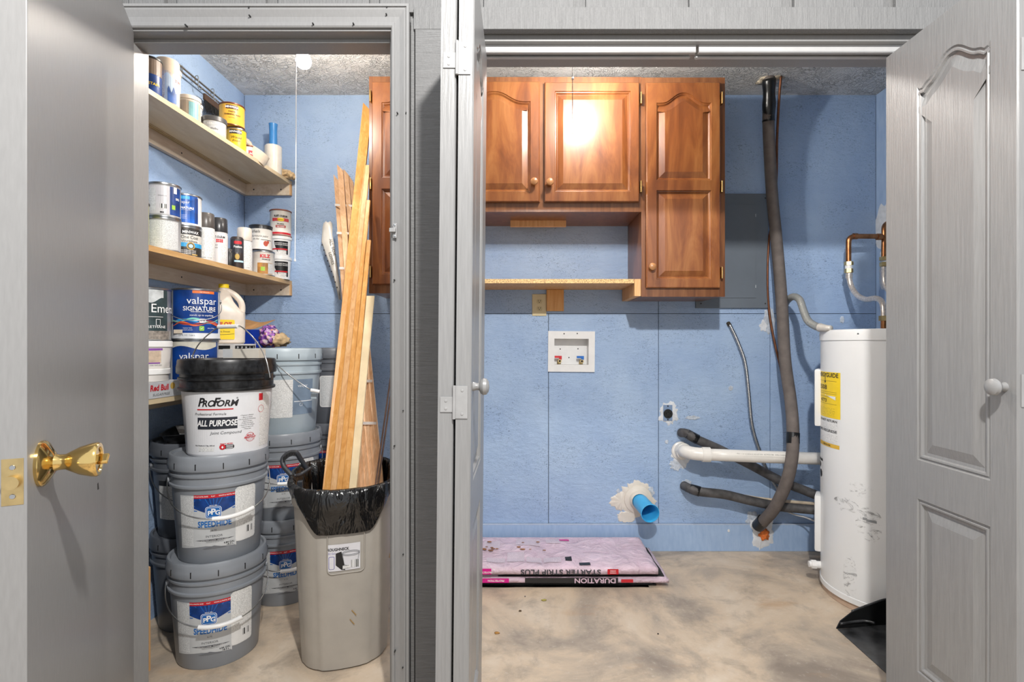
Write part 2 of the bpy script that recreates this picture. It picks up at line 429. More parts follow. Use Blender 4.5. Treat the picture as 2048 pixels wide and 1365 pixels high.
# back wall: strand board sheets with open joints
bx0, bx1, bz0, bz1 = XX(1142.5,YB)-.092, XX(1142.5,YB)+.092, ZZ(703.5,YB)-.0715, ZZ(703.5,YB)+.0695      # opening for the washer box
def holed(x0, x1, y0, y1, z0, z1):
    bm = NB(); box(bm, x0, bx0, y0, y1, z0, z1); box(bm, bx1, x1, y0, y1, z0, z1); box(bm, bx0, bx1, y0, y1, z0, bz0); box(bm, bx0, bx1, y0, y1, bz1, z1); return bm
wb = st('wall_back', holed(WL-.05, WR+.05, YB+.008, YB+.1, 0, CZ), mat('joint_shadow', '#3c4656', .9), label='light blue painted strand board wall behind the cabinets', cat='wall')
g = .0016
for (x0, x1, z0, z1) in [(WL, XX(1097,YB), .145, 1.262), (XX(1097,YB), XX(1317,YB), .145, 1.262), (XX(1317,YB), XX(1540,YB), .145, 1.262), (XX(1540,YB), WR, .145, 1.262),
                         (WL, XX(1317,YB), 1.265, CZ), (XX(1317,YB), XX(1752,YB), 1.265, CZ)]:
    st('panel', (holed if x0 < bx0 and x1 > bx1 and z0 < bz0 < z1 else B)(x0+g, x1-g, YB, YB+.01, z0, z1), OSB, wb)
st('baseboard_back', B(WL, WR, YB-.014, YB, 0, .143, .002), BLUE, label='flat blue painted board along the foot of back wall', cat='baseboard')
st('trim_1', B(WL, WR, YB-.0145, YB-.002, .1405, .1445), mat('caulk_line', '#b9c6da', .6), label='pale caulk line along the top of blue baseboard', cat='trim')
wl = st('wall_left', B(WL-.1, WL-.008, YL, YB, 0, CZ), mat('joint_shadow', '#3c4656', .9), label='light blue painted strand board side wall behind shelves', cat='wall')
st('panel', B(WL-.01, WL, YL, YB-.001, .0, 1.262), OSB, wl); st('panel', B(WL-.01, WL, YL, YB-.001, 1.265, CZ), OSB, wl)
wr = st('wall_right', B(WR, WR+.1, YI, YB, 0, CZ), BLUE, label='smooth blue side wall with white patches by copper pipes', cat='wall')
for i, (px, py, D, ru, rv) in enumerate([(1766, 455, 2.765, .07, .085), (1764, 540, 2.765, .06, .08)]):
    blob(wr, (WR, YB-.06-.02*i, ZZ(py, 2.75)), ru, rv*1.5, 'right', PLASTER, seed=i+3)
# white patches and specks on the back wall
for i, (px, py, ru, rv, mm) in enumerate([(1764, 480, .022, .09, PLASTER), (1762, 560, .016, .08, PLASTER), (1539, 640, .033, .07, SPLAST), (1527, 652, .02, .03, PLASTER),
        (1461, 777, .014, .014, SPLAST), (1338, 827, .055, .062, PLASTER), (1385, 836, .04, .011, SPLAST), (1361, 912, .045, .075, PLASTER), (1352, 930, .035, .03, SPLAST),
        (1276, 999, .092, .098, OFFW), (1243, 1003, .062, .05, OFFW), (1253, 1035, .055, .03, OFFW), (1522, 1063, .062, .085, PLASTER), (1508, 1040, .04, .045, SPLAST),
        (1372, 968, .03, .025, SPLAST), (1333, 884, .01, .012, SPLAST), (1300, 985, .02, .03, SPLAST), (1236, 982, .01, .012, SPLAST), (1684, 640, .012, .02, SPLAST), (1455, 1060, .006, .008, WHITE)]):
    blob(wb, (XX(px, YB), YB-(.0145 if py > 1045 else 0), ZZ(py, YB)), ru, rv, 'back', mm, seed=i+11, thick=.004, jag=.35, n=60)
# plaster crumbs where ceiling meets wall
st('wall_left.001', B(-3.2, WL-.1, YF, YL, 0, 3.1), SIDING, label='outer garage wall left of the narrow closet door', cat='wall')
# ---- front wall between garage and closet, grooved siding boards above the openings
wf = st('wall_front', NB(), SIDING) if False else thing('wall_front', 'grey grooved rough sawn siding wall around both closet doorways', 'wall', (0,0,0), kind='structure')
LX0, LX1, LZ = -1.188, -.384, 2.032            # left doorway
RX0, RX1, RZ = -.205, 1.215, 2.020              # right doorway
st('panel', B(WL-.1, LX0-.019, YF, YL, 0, LZ), SIDING, wf)
st('panel', B(LX1+.019, RX0-.017, YF, YL, 0, LZ), HSIDING, wf)
st('panel', B(RX1+.017, 3.2, YF, YI, 0, LZ), SIDING, wf)
st('panel', B(WL-.1, 3.2, YF, YL, LZ+.017, 3.1), SIDING, wf); st('panel', B(RX0, WR, YL, YI, RZ+.01, CZ-.001), SIDING, wf)
# siding boards: between grooves, above z 2.08
edges = [(255+3, 330), (354, 531), (556, 738), (760, 945), (968, 1147), (1172, 1357), (1379, 1563), (1589, 1767), (1792, 1972), (1997, 2200)]
edges = [(40, 123), (146, 234)]+[(258, 328)]+edges[1:]
for a, b in edges:
    st('panel', B(XX(a, 1.545), XX(b, 1.545), 1.545, YF, 2.078, 3.1, .001), SIDING, wf)
st('panel', B(-3.2, LX0-.0605, 1.545, YF, 0, 2.0775, .001), SIDING, wf); st('panel', B(-3.2, XX(40-23, 1.545), 1.545, YF, 2.078, 3.1, .001), SIDING, wf)
st('panel', B(XX(828,1.54), 1.9, 1.536, YF, RZ+.003, 2.0875, .001), SIDING, wf)                     # flat header board
st('panel', B(XX(831,1.54), XX(903,1.54), 1.536, YF, 0, RZ+.0025, .001), HSIDING, wf)                # narrow upright board
st('panel', B(XX(822,1.545), XX(828.5,1.545), 1.545, YF, 0, 2.06), HSIDING, wf)
# ---- left doorway: jambs, stops, casing
t1 = thing('trim_2', 'grey painted door jamb and stop lining the narrow doorway', 'trim', kind='structure')
def stp(n, bm, m=PAINT, p=None): return ob(n, bm, m, p)
stp('jamb', B(LX0-.018, LX0, YF-.001, YL, 0, LZ, .001), p=t1); stp('jamb', B(LX1, LX1+.018, YF-.001, YL, 0, LZ, .001), p=t1)
stp('head_jamb', B(LX0-.018, LX1+.018, YF-.0015, YL, LZ-.002, LZ+.016, .001), p=t1)
stp('stop', B(LX0, LX0+.012, 1.598, 1.6635, 0, LZ-.003, .0015), p=t1); stp('stop', B(LX1-.012, LX1, 1.598, 1.6635, 0, LZ-.003, .0015), p=t1)
stp('stop', B(LX0, LX1, 1.598, 1.6635, LZ-.014, LZ-.002, .0015), p=t1)
t2 = thing('trim_3', 'grey moulded casing framing the narrow doorway', 'trim', kind='structure')
prof = [(0, 0), (0, -.010), (.004, -.013), (.012, -.013), (.014, -.010), (.016, -.010), (.030, -.012), (.048, -.019), (.052, -.019), (.053, -.016), (.0555, -.016), (.0565, -.021), (.064, -.021), (.066, -.018), (.066, 0)]
def casing(kind):
    bm = NB(); k = .83
    def ring(ax, az, dx, dz): return [bm.verts.new((ax+dx*u, YF+d, az+dz*u)) for u, d in prof]
    if kind == 'side_r': R = [ring(LX1+.004, -.0, k, 0), [bm.verts.new((LX1+.004+k*u, YF+d, LZ+.004+u)) for u, d in prof]]
    if kind == 'side_l': R = [ring(LX0-.004, 0, -k, 0), [bm.verts.new((LX0-.004-k*u, YF+d, LZ+.004+u)) for u, d in prof]]
    if kind == 'head': R = [[bm.verts.new((LX0-.004-k*u, YF+d, LZ+.004+u)) for u, d in prof], [bm.verts.new((LX1+.004+k*u, YF+d, LZ+.004+u)) for u, d in prof]]
    for i in range(len(prof)-1): bm.faces.new((R[0][i], R[0][i+1], R[1][i+1], R[1][i]))
    return bm
for k_, n_ in (('side_r', 'side_casing'), ('side_l', 'side_casing'), ('head', 'head_casing')): stp(n_, casing(k_), p=t2)
nh = NB()
for (px, py) in [(497, 15), (773, 14), (498, 30), (772, 27), (370, 49), (706, 46), (794, 225), (812, 225), (788, 560), (806, 822), (788, 893), (806, 1110), (789, 1305), (805, 1337), (371, 50), (625, 46)]:
    v = P(px, py, 1.5385); box(nh, v.x-.0016, v.x+.0016, 1.5382, 1.548, v.z-.0016, v.z+.0016)
ob('nail_holes', nh, mat('nail_dark', '#2a2a2a', .7), t2, kind='stuff')
lk = thing('strike_bracket', 'small grey bolt catch on the right casing of narrow doorway', 'latch', (XX(789, 1.535), 1.541, ZZ(461, 1.535)))
ob('plate', B(-.006, .006, -.004, 0, -.022, .022, .003), mat('grey_painted_metal', '#9a9a9a', .4), lk)
ob('bolt', B(-.014, .004, -.014, -.003, -.006, .006, .002), mat('grey_painted_metal', '#9a9a9a', .4), lk)
ob('screw', xf(L([(0, 0), (.003, 0), (.003, .0015), (0, .002)], 10), Matrix.Translation((0, -.004, .016)) @ Matrix.Rotation(pi/2, 4, 'X')), STEEL, lk)
ob('screw', xf(L([(0, 0), (.003, 0), (.003, .0015), (0, .002)], 10), Matrix.Translation((0, -.004, -.016)) @ Matrix.Rotation(pi/2, 4, 'X')), STEEL, lk)
# ---- right doorway lining and bifold track
t3 = thing('trim_4', 'grey painted jambs lining the wide doorway', 'trim', kind='structure')
stp('jamb', B(RX0-.016, RX0, YF, YI, 0, RZ), p=t3); stp('jamb', B(RX1, RX1+.016, YF, YI, 0, RZ), p=t3)
stp('head_jamb', B(RX0, RX1, YF+.012, YI, RZ-.012, RZ+.008, .001), p=t3)
stp('wall_filler', B(RX0-.016, RX1+.016, YF+.001, YL-.001, RZ+.009, LZ+.016), p=t3)
TRK = mat('light_grey_painted_track', '#b5b5b5', .35, nz=.03)
tr = thing('trim_5', 'light grey painted metal bifold track under the wide door head', 'trim', kind='structure')
xm = XX(1393, 1.6)
for (a, b) in ((RX0, xm-.0045), (xm+.0045, RX1)):
    bm = NB(); box(bm, a, b, 1.592, 1.595, 1.988, 2.010); box(bm, a, b, 1.592, 1.604, 1.986, 1.989)
    box(bm, a, b, 1.595, 1.632, 2.005, 2.008)
    box(bm, a, b-.008 if a < 0 else b, 1.6295, 1.632, 1.988, 2.010); box(bm, a, b-.008 if a < 0 else b, 1.620, 1.632, 1.986, 1.989)
    ob('track_rail', bm, TRK, tr)
# ---- narrow door, swung open towards the camera
hx, hy = -1.152, 1.5665
ux, uy = .447, -.894; ln = sqrt(ux*ux+uy*uy); ux /= ln; uy /= ln
DW, DH, DT = .812, 2.022, .035
th = atan2(-uy, ux)                                # local x from latch edge to hinge edge, local -y = closet side face
d1 = thing('door_1', 'flat grey hollow core door standing open with polished brass knob', 'door', (hx+ux*DW, hy+uy*DW, .012), rz=atan2(-uy, -ux), kind='structure')
# local +x runs from latch edge towards the hinges; the seen face is local y = 0 facing -y
ob('door_leaf', B(0, DW, 0, DT, 0, DH, .0015), PAINT, d1)
kz = ZZ(932, .88)-.012
kn = thing('door_knob', None, None); kn.parent = d1; kn.location = (.062, 0, kz); kn.rotation_euler = (pi/2, 0, 0); kn.scale = (1.16, 1.16, 1.10)
ob('rosette', L([(0, 0), (.0335, 0), (.0335, .004), (.031, .007), (.022, .012), (.014, .017), (0, .017)], 40), BRASS, kn, smooth=True)
ob('knob', L([(.0, .010), (.0135, .014), (.0115, .022), (.0115, .030), (.0150, .036), (.0212, .048), (.0252, .062), (.0262, .069), (.0245, .0725), (.019, .0725), (.018, .070), (0, .070)], 40), BRASS, kn, smooth=True)
ob('thumb_turn', xf(B(-.009, .009, -.003, .003, .068, .084, .002), Matrix.Rotation(.6, 4, 'Z')), BRASS, kn)
kx = [.0, 0]
pl = ob('latch_plate', xf(B(-.0006, .001, .004, .031, kz-.052, kz+.022, .0003), Matrix.Identity(4)), BRASSD, d1)
lt = NB(); tube(lt, [(-.0005, .0175, kz-.015), (-.010, .0175, kz-.015)], .0105, seg=24, k=0); ob('latch_bolt', lt, BRASSD, pl, smooth=True)
for dz in (.008, -.038):
    ob('screw', xf(L([(0, 0), (.0042, 0), (.0036, .0012), (0, .0012)], 14), Matrix.Translation((-.0006, .0175, kz+dz)) @ Matrix.Rotation(-pi/2, 4, 'Y')), STEEL, pl, smooth=True)
ch = NB(); prism(ch, [(.412, .766), (.418, .768), (.424, .752), (.414, .752)], -.0006, .002, 'y'); ob('chip', ch, mat('paint_chip', '#2c2c2c', .8), d1)
# ---- bifold doors
LP = [(0, 0), (.003, .004), (.007, .0042), (.009, .0015), (.013, .002), (.016, .009), (.024, .010), (.050, .003)]
def leaf(parent, o, rz, knob=None, m=GPAINT, x0=.125, x1=.352):
    e = thing('leaf', None, None, o, rz) if False else None
    d = panel_door(parent, .42, 1.945, .034, x0, x1, [(.175, .655, 0, 0), (.762, 1.795, .046, .76)], m, LP, name='leaf', dip=.22)
    d.location = o; d.rotation_euler = (0, 0, rz)
    if knob:
        kp = [(0, 0), (.011, 0), (.0095, .004), (.008, .010), (.0085, .014), (.016, .018), (.0195, .024), (.0185, .031), (.012, .036), (0, .038)]
        ob('knob', xf(L(kp, 32), Matrix.Translation(knob) @ Matrix.Rotation(pi/2, 4, 'X')), mat('grey_painted_knob', '#8f8f8f', .32), d, smooth=True)
    return d
d3 = thing('door_3', 'open right pair of grey bifold leaves with arched raised panel', 'door', (0,0,0), kind='structure')
leaf(d3, (1.100, 1.58, .018), -pi/2, knob=(.388, 0, .985))
leaf(d3, (1.1385, 1.58, .018), -pi/2)
d2 = thing('door_2', 'folded left pair of grey bifold leaves seen edge on', 'door', (-.125, 1.37, 1.1), kind='structure', ry=radians(.5))
leaf(d2, (-.107+.125, 1.16-1.37, .018-1.1), pi/2, knob=(.045, 0, .985), x0=.068, x1=.295)
leaf(d2, (-.107-.0395+.125, 1.16-1.37, .018-1.1), pi/2)
GPM = mat('grey_painted_metal', '#9a9a9a', .4)
def hinge(parent, x, y, z, name='hinge', flip=1, top=True):
    h = thing(name, None, None, (x, y, z)); h.parent = parent
    s = flip
    ob('hinge_leaf', B(-.0305 if s > 0 else .003, -.003 if s > 0 else .0305, -.002, .0, -.022 if top else -.024, .012 if top else .010, .0005), GPM, h)
    ob('hinge_leaf', B(.002 if s > 0 else -.030, .030 if s > 0 else -.002, -.002, .0, -.036, .036, .0005), GPM, h)
    ob('hinge_pin', T([(0, -.003, -.037), (0, -.003, .037)], .0036, k=0, seg=12), GPM, h, smooth=True)
    for (a, b) in ((.018*s, .026), (.018*s, -.026), (-.018*s, .003), (-.018*s, -.014)):
        ob('screw', xf(L([(0, 0), (.0033, 0), (.0028, .001), (0, .0014)], 10), Matrix.Translation((a, -.002, b)) @ Matrix.Rotation(pi/2, 4, 'X')), GPM, h)
for pz in (ZZ(117, 1.16), ZZ(805, 1.16)): hinge(d2, -.1445+.125, 1.1595-1.37, pz-1.1)
for pz in (ZZ(108, 1.16), ZZ(782, 1.16)): hinge(d3, 1.1365, 1.1595, pz, flip=-1)
# ================================================================ BULBS
def bulb(loc, label, power):
    t = thing('light_bulb', label, 'light bulb', (loc[0], loc[1], CZ))
    zc = loc[2]-CZ
    ob('socket', L([(0, 0), (.038, 0), (.038, -.008), (.030, -.018), (.022, -.030), (.020, zc+.035 if zc < -.08 else -.045), (0, zc+.035 if zc < -.08 else -.045)], 28), WHITE, t, smooth=True)
    e = NT('bulb_glass'); e.out((1,1,1,1), .3, Emission_Color=(1, .91, .80, 1) if power < 500 else (1, .95, .88, 1), Emission_Strength=power)
    ob('glass', L([(0, zc-.030), (.012, zc-.0285), (.022, zc-.022), (.029, zc-.009), (.030, zc+.003), (.026, zc+.016), (.018, zc+.028), (.014, zc+.036), (0, zc+.036)], 20), e.m, t, smooth='all')
    return t
lb1 = bulb(BULB1, 'glowing bare bulb on the ceiling behind the narrow door head', BULB_STRENGTH[0])
lb2 = bulb(BULB2, 'bare ceiling bulb above the cabinets with beaded pull chain', BULB_STRENGTH[1])
t = lb1
ob('pull_cord', T([(XX(592, 2.05)-BULB1[0], -.05, 2.36-CZ), (XX(592, 2.05)-BULB1[0], -.05, 1.9-CZ), (XX(592, 2.05)-BULB1[0]-.004, -.05, ZZ(519, 2.05)-CZ)], .0016, k=3, seg=6), WHITE, t)
ob('cord_bell', L([(0, 0), (.004, .0), (.0035, .008), (.001, .011), (0, .011)], 12), WHITE, t, loc=(XX(592, 2.05)-BULB1[0]-.004, -.05, ZZ(523, 2.05)-CZ))
ob('cord_arm', T([(0, 0, -.03), (XX(592, 2.05)-BULB1[0], -.05, -.045), (XX(592, 2.05)-BULB1[0], -.05, 2.355-CZ)], .002, k=3, seg=6), STEEL, t)
t = lb2; dx_ = XX(1145, 2.05)-BULB2[0]
bm = NB(); z = ZZ(268, 2.05)
while z < 2.39: bmesh.ops.create_icosphere(bm, subdivisions=1, radius=.0023, matrix=Matrix.Translation((dx_, -.05, z-CZ))); z += .0046
ob('pull_chain', bm, mat('dark_chain_links', '#3d3a36', .6), t)  # plain dark non-metal colour, so the beads show against the cabinet glare
ob('chain_coupling', L([(0, 0), (.004, .001), (.006, .006), (.003, .011), (0, .012)], 12), STEEL, t, loc=(dx_, -.05, ZZ(160, 2.05)-CZ))
ob('chain_arm', T([(0, 0, -.02), (dx_*.5, -.03, -.03), (dx_, -.05, 2.385-CZ)], .003, k=3, seg=6), STEEL, t)
# ================================================================ CABINETS
YC = 2.48
CP = [(0, 0), (.0025, .005), (.006, .0055), (.012, .012), (.014, .012), (.040, .002)]
def cx(px): return XX(px, YC)
def cz(py): return ZZ(py, YC)
HG = mat('brass_cabinet_hinge', '#c9a66b', .3, 1, nz=.1)
def wood_knob(d, x, z):
    kp = [(0, 0), (.009, 0), (.0075, .006), (.008, .010), (.0145, .014), (.0175, .020), (.016, .027), (.009, .031), (0, .032)]
    ob('knob', xf(L(kp, 28), Matrix.Translation((x, 0, z)) @ Matrix.Rotation(pi/2, 4, 'X')), mat('wooden_knob', '#a8774d', .3, nz=.15), d, smooth=True)
def cabinet(label, x0, x1, zb, zt, doors, side_frame):
    c = thing('wall_cabinet', label, 'cabinet', (x0, YC, zb))
    W_, H_ = x1-x0, zt-zb
    ob('body', B(.001, W_-.001, .019, YB-YC-.001, .004, H_-.001), MAPLED, c)
    fl, fr = side_frame; fr_ = NB()
    box(fr_, 0, fl, 0, .019, 0, H_, .0008); box(fr_, W_-fr, W_, 0, .019, 0, H_, .0008)
    box(fr_, fl, W_-fr, 0, .019, 0, .045, .0008); box(fr_, fl, W_-fr, 0, .019, H_-.045, H_, .0008)
    ob('face_frame', fr_, MAPLED, c)
    for (a, b, z0, z1, sx0, sx1, ops, knob, hs) in doors:
        d = panel_door(c, b-a, z1-z0, .018, sx0-a, sx1-a, [(p-z0, q_-z0, A, wd) for p, q_, A, wd in ops], MAPLE, CP, name='door', edge=.004, dip=.03)
        d.location = (a-x0, -.019, z0-zb)
        if knob: wood_knob(d, knob[0]-a, knob[1]-z0)
        for (hxx, hz) in hs:
            h = NB(); box(h, -.004, .004, -.003, .018, -.026, .026, .001); tube(h, [(0, -.004, -.027), (0, -.004, .027)], .0042, seg=10, k=0)
            ob('hinge', h, HG, d, smooth=True, loc=(hxx-a, .001, hz-z0))
    return c
xa, xb, xc, xd = cx(738), cx(884), cx(1283), cx(1450)
cabinet('tall left wall cabinet beside the leaning boards, hinged at left', xa, xb, cz(587), cz(153),
        [(cx(746), cx(880), cz(570), cz(167), cx(765), cx(862), [(cz(550), cz(380), 0, 0), (cz(358), cz(208), .047, .76)], (cx(872), cz(530)), [(cx(743), cz(196)), (cx(743), cz(370)), (cx(743), cz(545))])], (.028, .02))
cm = cabinet('short middle wall cabinet with two doors over the open shelf', xb+.0005, xc-.0005, cz(424), cz(154),
        [(cx(893), cx(1079), cz(406), cz(166), cx(915), cx(1061), [(cz(386), cz(206), .047, .76)], (cx(1068), cz(368)), [(cx(890), cz(200)), (cx(890), cz(380))]),
         (cx(1089), cx(1277), cz(406), cz(168), cx(1109), cx(1260), [(cz(386), cz(186), 0, 0)], (cx(1099), cz(369)), [(cx(1280.5), cz(200)), (cx(1280.5), cz(376))])], (.03, .012))
ob('face_frame', B(cx(1078)-xb, cx(1090)-xb, -.0005, .019, .045, cz(154)-cz(424)-.045), MAPLED, cm)
ob('back_cleat', xf(B(0, cx(1135)-cx(1015), 0, .02, -.03, 0), Matrix.Translation((cx(1019)-xb, .19, .004))), PINE, cm)
cabinet('tall right wall cabinet with arched upper panel, next to breaker panel', xc, xd, cz(594), cz(155),
        [(cx(1291), cx(1438), cz(577), cz(168), cx(1311), cx(1420), [(cz(560), cz(383), 0, 0), (cz(363), cz(209), .047, .76)], (cx(1301), cz(536)), [(cx(1441), cz(200)), (cx(1441), cz(376)), (cx(1441), cz(547))])], (.018, .03))
sh = thing('counter_shelf', 'raw chipboard shelf spanning under the short middle cabinet', 'shelf', (0, 0, 0))
zs = cz(566)
ob('board', B(xb+.002, xc-.031, 2.50, YB-.002, zs, zs+.019), PINE, sh)
ob('front_edge', B(xb+.002, xc-.031, 2.4965, 2.50, zs, zs+.020), CHIP, sh)
ob('end_cleat', B(xc-.030, xc-.001, 2.49, YB-.003, zs-.062, zs+.019, .001), PINE, sh)
bk = ob('support_block', B(XX(1093, YB), XX(1127, YB), YB-.022, YB-.001, ZZ(623, YB), zs-.001, .001), FIR, sh)
# ================================================================ PAILS
def face(x, y): return atan2(-x, y)
def pail(label, x, y, z, colm, H=.366, a=None, lidm=None, topm=None, split=.25, fn=None, bail=None, group=None, cat='bucket', name='pail', slots=True, gripm=None, off=0):
    """five gallon pail; a = direction of the label"""
    t = thing(name, label, cat, (x, y, z), group=group)
    a = face(x, y)+off if a is None else a
    R = lambda v: .1275+(.1475-.1275)*min(max(v, 0), H)/(.26)
    R = lambda v: .1290+.0185*min(max(v, 0), .26)/.26
    k = H-.366
    body = [(0, .004), (.120, .004), (.1255, 0), (.129, .005), (R(split), split)]
    up = [(R(split), split), (.1475, .256+k), (.1545, .258+k), (.156, .262+k), (.1555, .267+k), (.1495, .269+k), (.1495, .292+k), (.1545, .294+k), (.156, .298+k), (.1555, .303+k), (.1500, .305+k),
          (.1500, .325+k), (.148, .345+k), (0, .345+k)]
    if topm: ob('body', L(body, 56), colm, t, smooth=True); ob('upper_ribs', L(up, 56), topm, t, smooth=True)
    else: ob('body', L(body+up[1:], 56), colm, t, smooth=True)
    lid = ob('lid', L([(.1520, .318+k), (.1585, .316+k), (.1600, .320+k), (.1600, .338+k), (.1575, .350+k), (.1575, .360+k), (.1545, H), (.1470, H), (.1430, .358+k), (0, .358+k)], 56), lidm or colm, t, smooth=True)
    if slots:
        for i in range(12):
            aa = a+radians(30*i+9); c = NB(); box(c, -.0016, .0016, -.001, .001, -.011, .009)
            ob('slot', xf(c, Matrix.Translation((.1598*sin(aa), -.1598*cos(aa), .334+k)) @ Matrix.Rotation(aa, 4, 'Z')), INK, lid)
    mp = cylmap(R, a)
    if fn: fn(t, mp, H)
    if bail:
        ang, sag, gl, lean = bail      # direction, lowest height (local z), grip shift, hang outwards
        z0 = .275+k; n = 18; pts = []
        for i in range(n+1):
            q = -pi/2+pi*i/n; s_ = cos(q); r = .159+lean*s_**1.5 if s_ > 0 else .159
            r = r*(1+0*s_)
            pts.append(((r)*sin(ang+q), -(r)*cos(ang+q), z0-(z0-sag)*max(s_, 0)**.8 if sag < z0 else z0+(sag-z0)*max(s_, 0)**.7))
        b = ob('bail', T(pts, .0022, seg=8, k=3), WIRE, t, smooth='all')
        i0 = n//2+gl; ob('grip', T(pts[i0-2:i0+3][0:5], .0075, seg=14, k=4), gripm or WHITE, b, smooth=True)
        for sgn in (-1, 1):
            q = ang+sgn*pi/2
            ob('ear', xf(L([(0, 0), (.010, 0), (.010, .008), (0, .009)], 16), Matrix.Translation((.150*sin(q), -.150*cos(q), z0)) @ Matrix.Rotation(q, 4, 'Z') @ Matrix.Rotation(pi/2, 4, 'X')), lidm or colm, t, smooth=True)
    return t, mp
def wall_paint_label(t, mp, H):
    lb = decal(t, mp, cols(-.120, .060, lambda q: .058-.010*abs(2*q-1)+.004, .236, 22), LBL, .0005, 'label')
    decal(lb, mp, (-.118, -.068, .062, .232), FP, .0009, 'fine_print')
    rp = decal(lb, mp, rrect(.060, .135, .060, .252, .012), FPW, .0009, 'side_panel')
    decal(lb, mp, (.062, .130, .062, .112), WLBL, .0012, 'plain_panel'); decal(lb, mp, (.098, .122, .085, .108), BARC, .0015, 'barcode')
    decal(lb, mp, [(.0595, .05, .245), (.0612, .05, .245)], WLBL, .0014, 'divider')
    decal(lb, mp, (-.066, .059, .226, .238), RINK, .0011, 'red_stripe')
    for u, s_ in ((-.047, 'WHITE & PASTEL BASE'), (-.006, 'FLAT'), (.036, 'WHITE & PASTEL BASE')): letter(lb, mp, s_, u, .232, .0052, WINK, .02, lift=.0016)
    nav = decal(lb, mp, cols(-.066, .059, lambda q: .192-.026*(1-abs(2*q-1)), .226, 24), NAVY, .0011, 'blue_panel')
    for i in range(13):                                         # sun rays
        aa = radians(8+164*i/12); u0, v0 = -.005, .176; r0, r1 = .024, .075
        c = []
        for sgn in (-1, 1):
            c.append((aa+sgn*.028))
        bm = NB(); pts = []
        def clip(r, a_):
            u = u0+r*cos(a_); v = v0+r*sin(a_)
            return min(max(u, -.0655), .0585), min(max(v, .165), .2255)
        rr = r1
        while True:
            u = u0+rr*cos(aa); v = v0+rr*sin(aa)
            if (-.0655 < u < .0585 and v < .2255) or rr < r0: break
            rr -= .001
        vs = [bm.verts.new(mp(u0+r*cos(b_), v0+r*sin(b_), .0014)) for r, b_ in ((r0, c[0]), (rr, c[0]), (rr, c[1]), (r0, c[1]))]
        bm.faces.new(vs); ob('ray', bm, mat('blue_ray', '#1c62b4', .4, nz=0), nav, rec=False)
    bd = decal(nav, mp, rrect(-.030, .018, .157, .197, .009), WINK, .0018, 'badge'); decal(nav, mp, rrect(-.0285, .0165, .1585, .1955, .008), BINK, .0021, 'badge')
    decal(nav, mp, rrect(-.0258, .0138, .1612, .1928, .006), WINK, .0023, 'badge'); decal(nav, mp, rrect(-.0248, .0128, .1622, .1918, .0055), BINK, .0025, 'badge')
    letter(nav, mp, 'P', -.0165, .1745, .021, WINK, .03, lift=.0030); letter(nav, mp, 'P', -.0052, .1785, .027, WINK, .03, lift=.0031); letter(nav, mp, 'G', .0068, .1745, .021, WINK, .03, lift=.0032)
    letter(nav, mp, 'SINCE 1883', -.006, .2005, .0045, WINK, .02, lift=.002)
    letter(lb, mp, 'SPEEDHIDE', -.003, .136, .0290, BINK, .026, fit=.100, lift=.0016)
    letter(lb, mp, '6-70', -.004, .115, .008, GINK, lift=.0016); letter(lb, mp, 'INTERIOR', -.004, .0945, .0105, GINK, lift=.0016, sx=1.1)
    decal(lb, mp, cols(-.062, .056, lambda q: .0815-.0035*sin(pi*q), lambda q: .0815+.0035*sin(pi*q)+1e-5, 14), mat('dark_grey_band', '#4a4d52', .4, nz=.02), .0012, 'band')
    letter(lb, mp, 'LATEX PAINT & PRIMER    PAINT-ET-APPRET', -.002, .0813, .0042, WINK, lift=.002)
    letter(lb, mp, 'PREMIUM INTERIOR PAINT', -.002, .0745, .0045, GINK, lift=.0016)
    letter(lb, mp, '4.84 GAL', .040, .0665, .0085, INK, .01, lift=.0016); letter(lb, mp, '18.3 L', .043, .0590, .0085, INK, .01, lift=.0016)
    decal(lb, mp, [(-.040, .0525, .0526), (-.004, .0525, .0625), (.032, .0525, .0526)], mat('dark_chevron', '#6d7075', .4), .0013, 'chevron')
    letter(t, mp, '7127024-AS1000007', .085, .262, .0062, INK, lift=.0012)
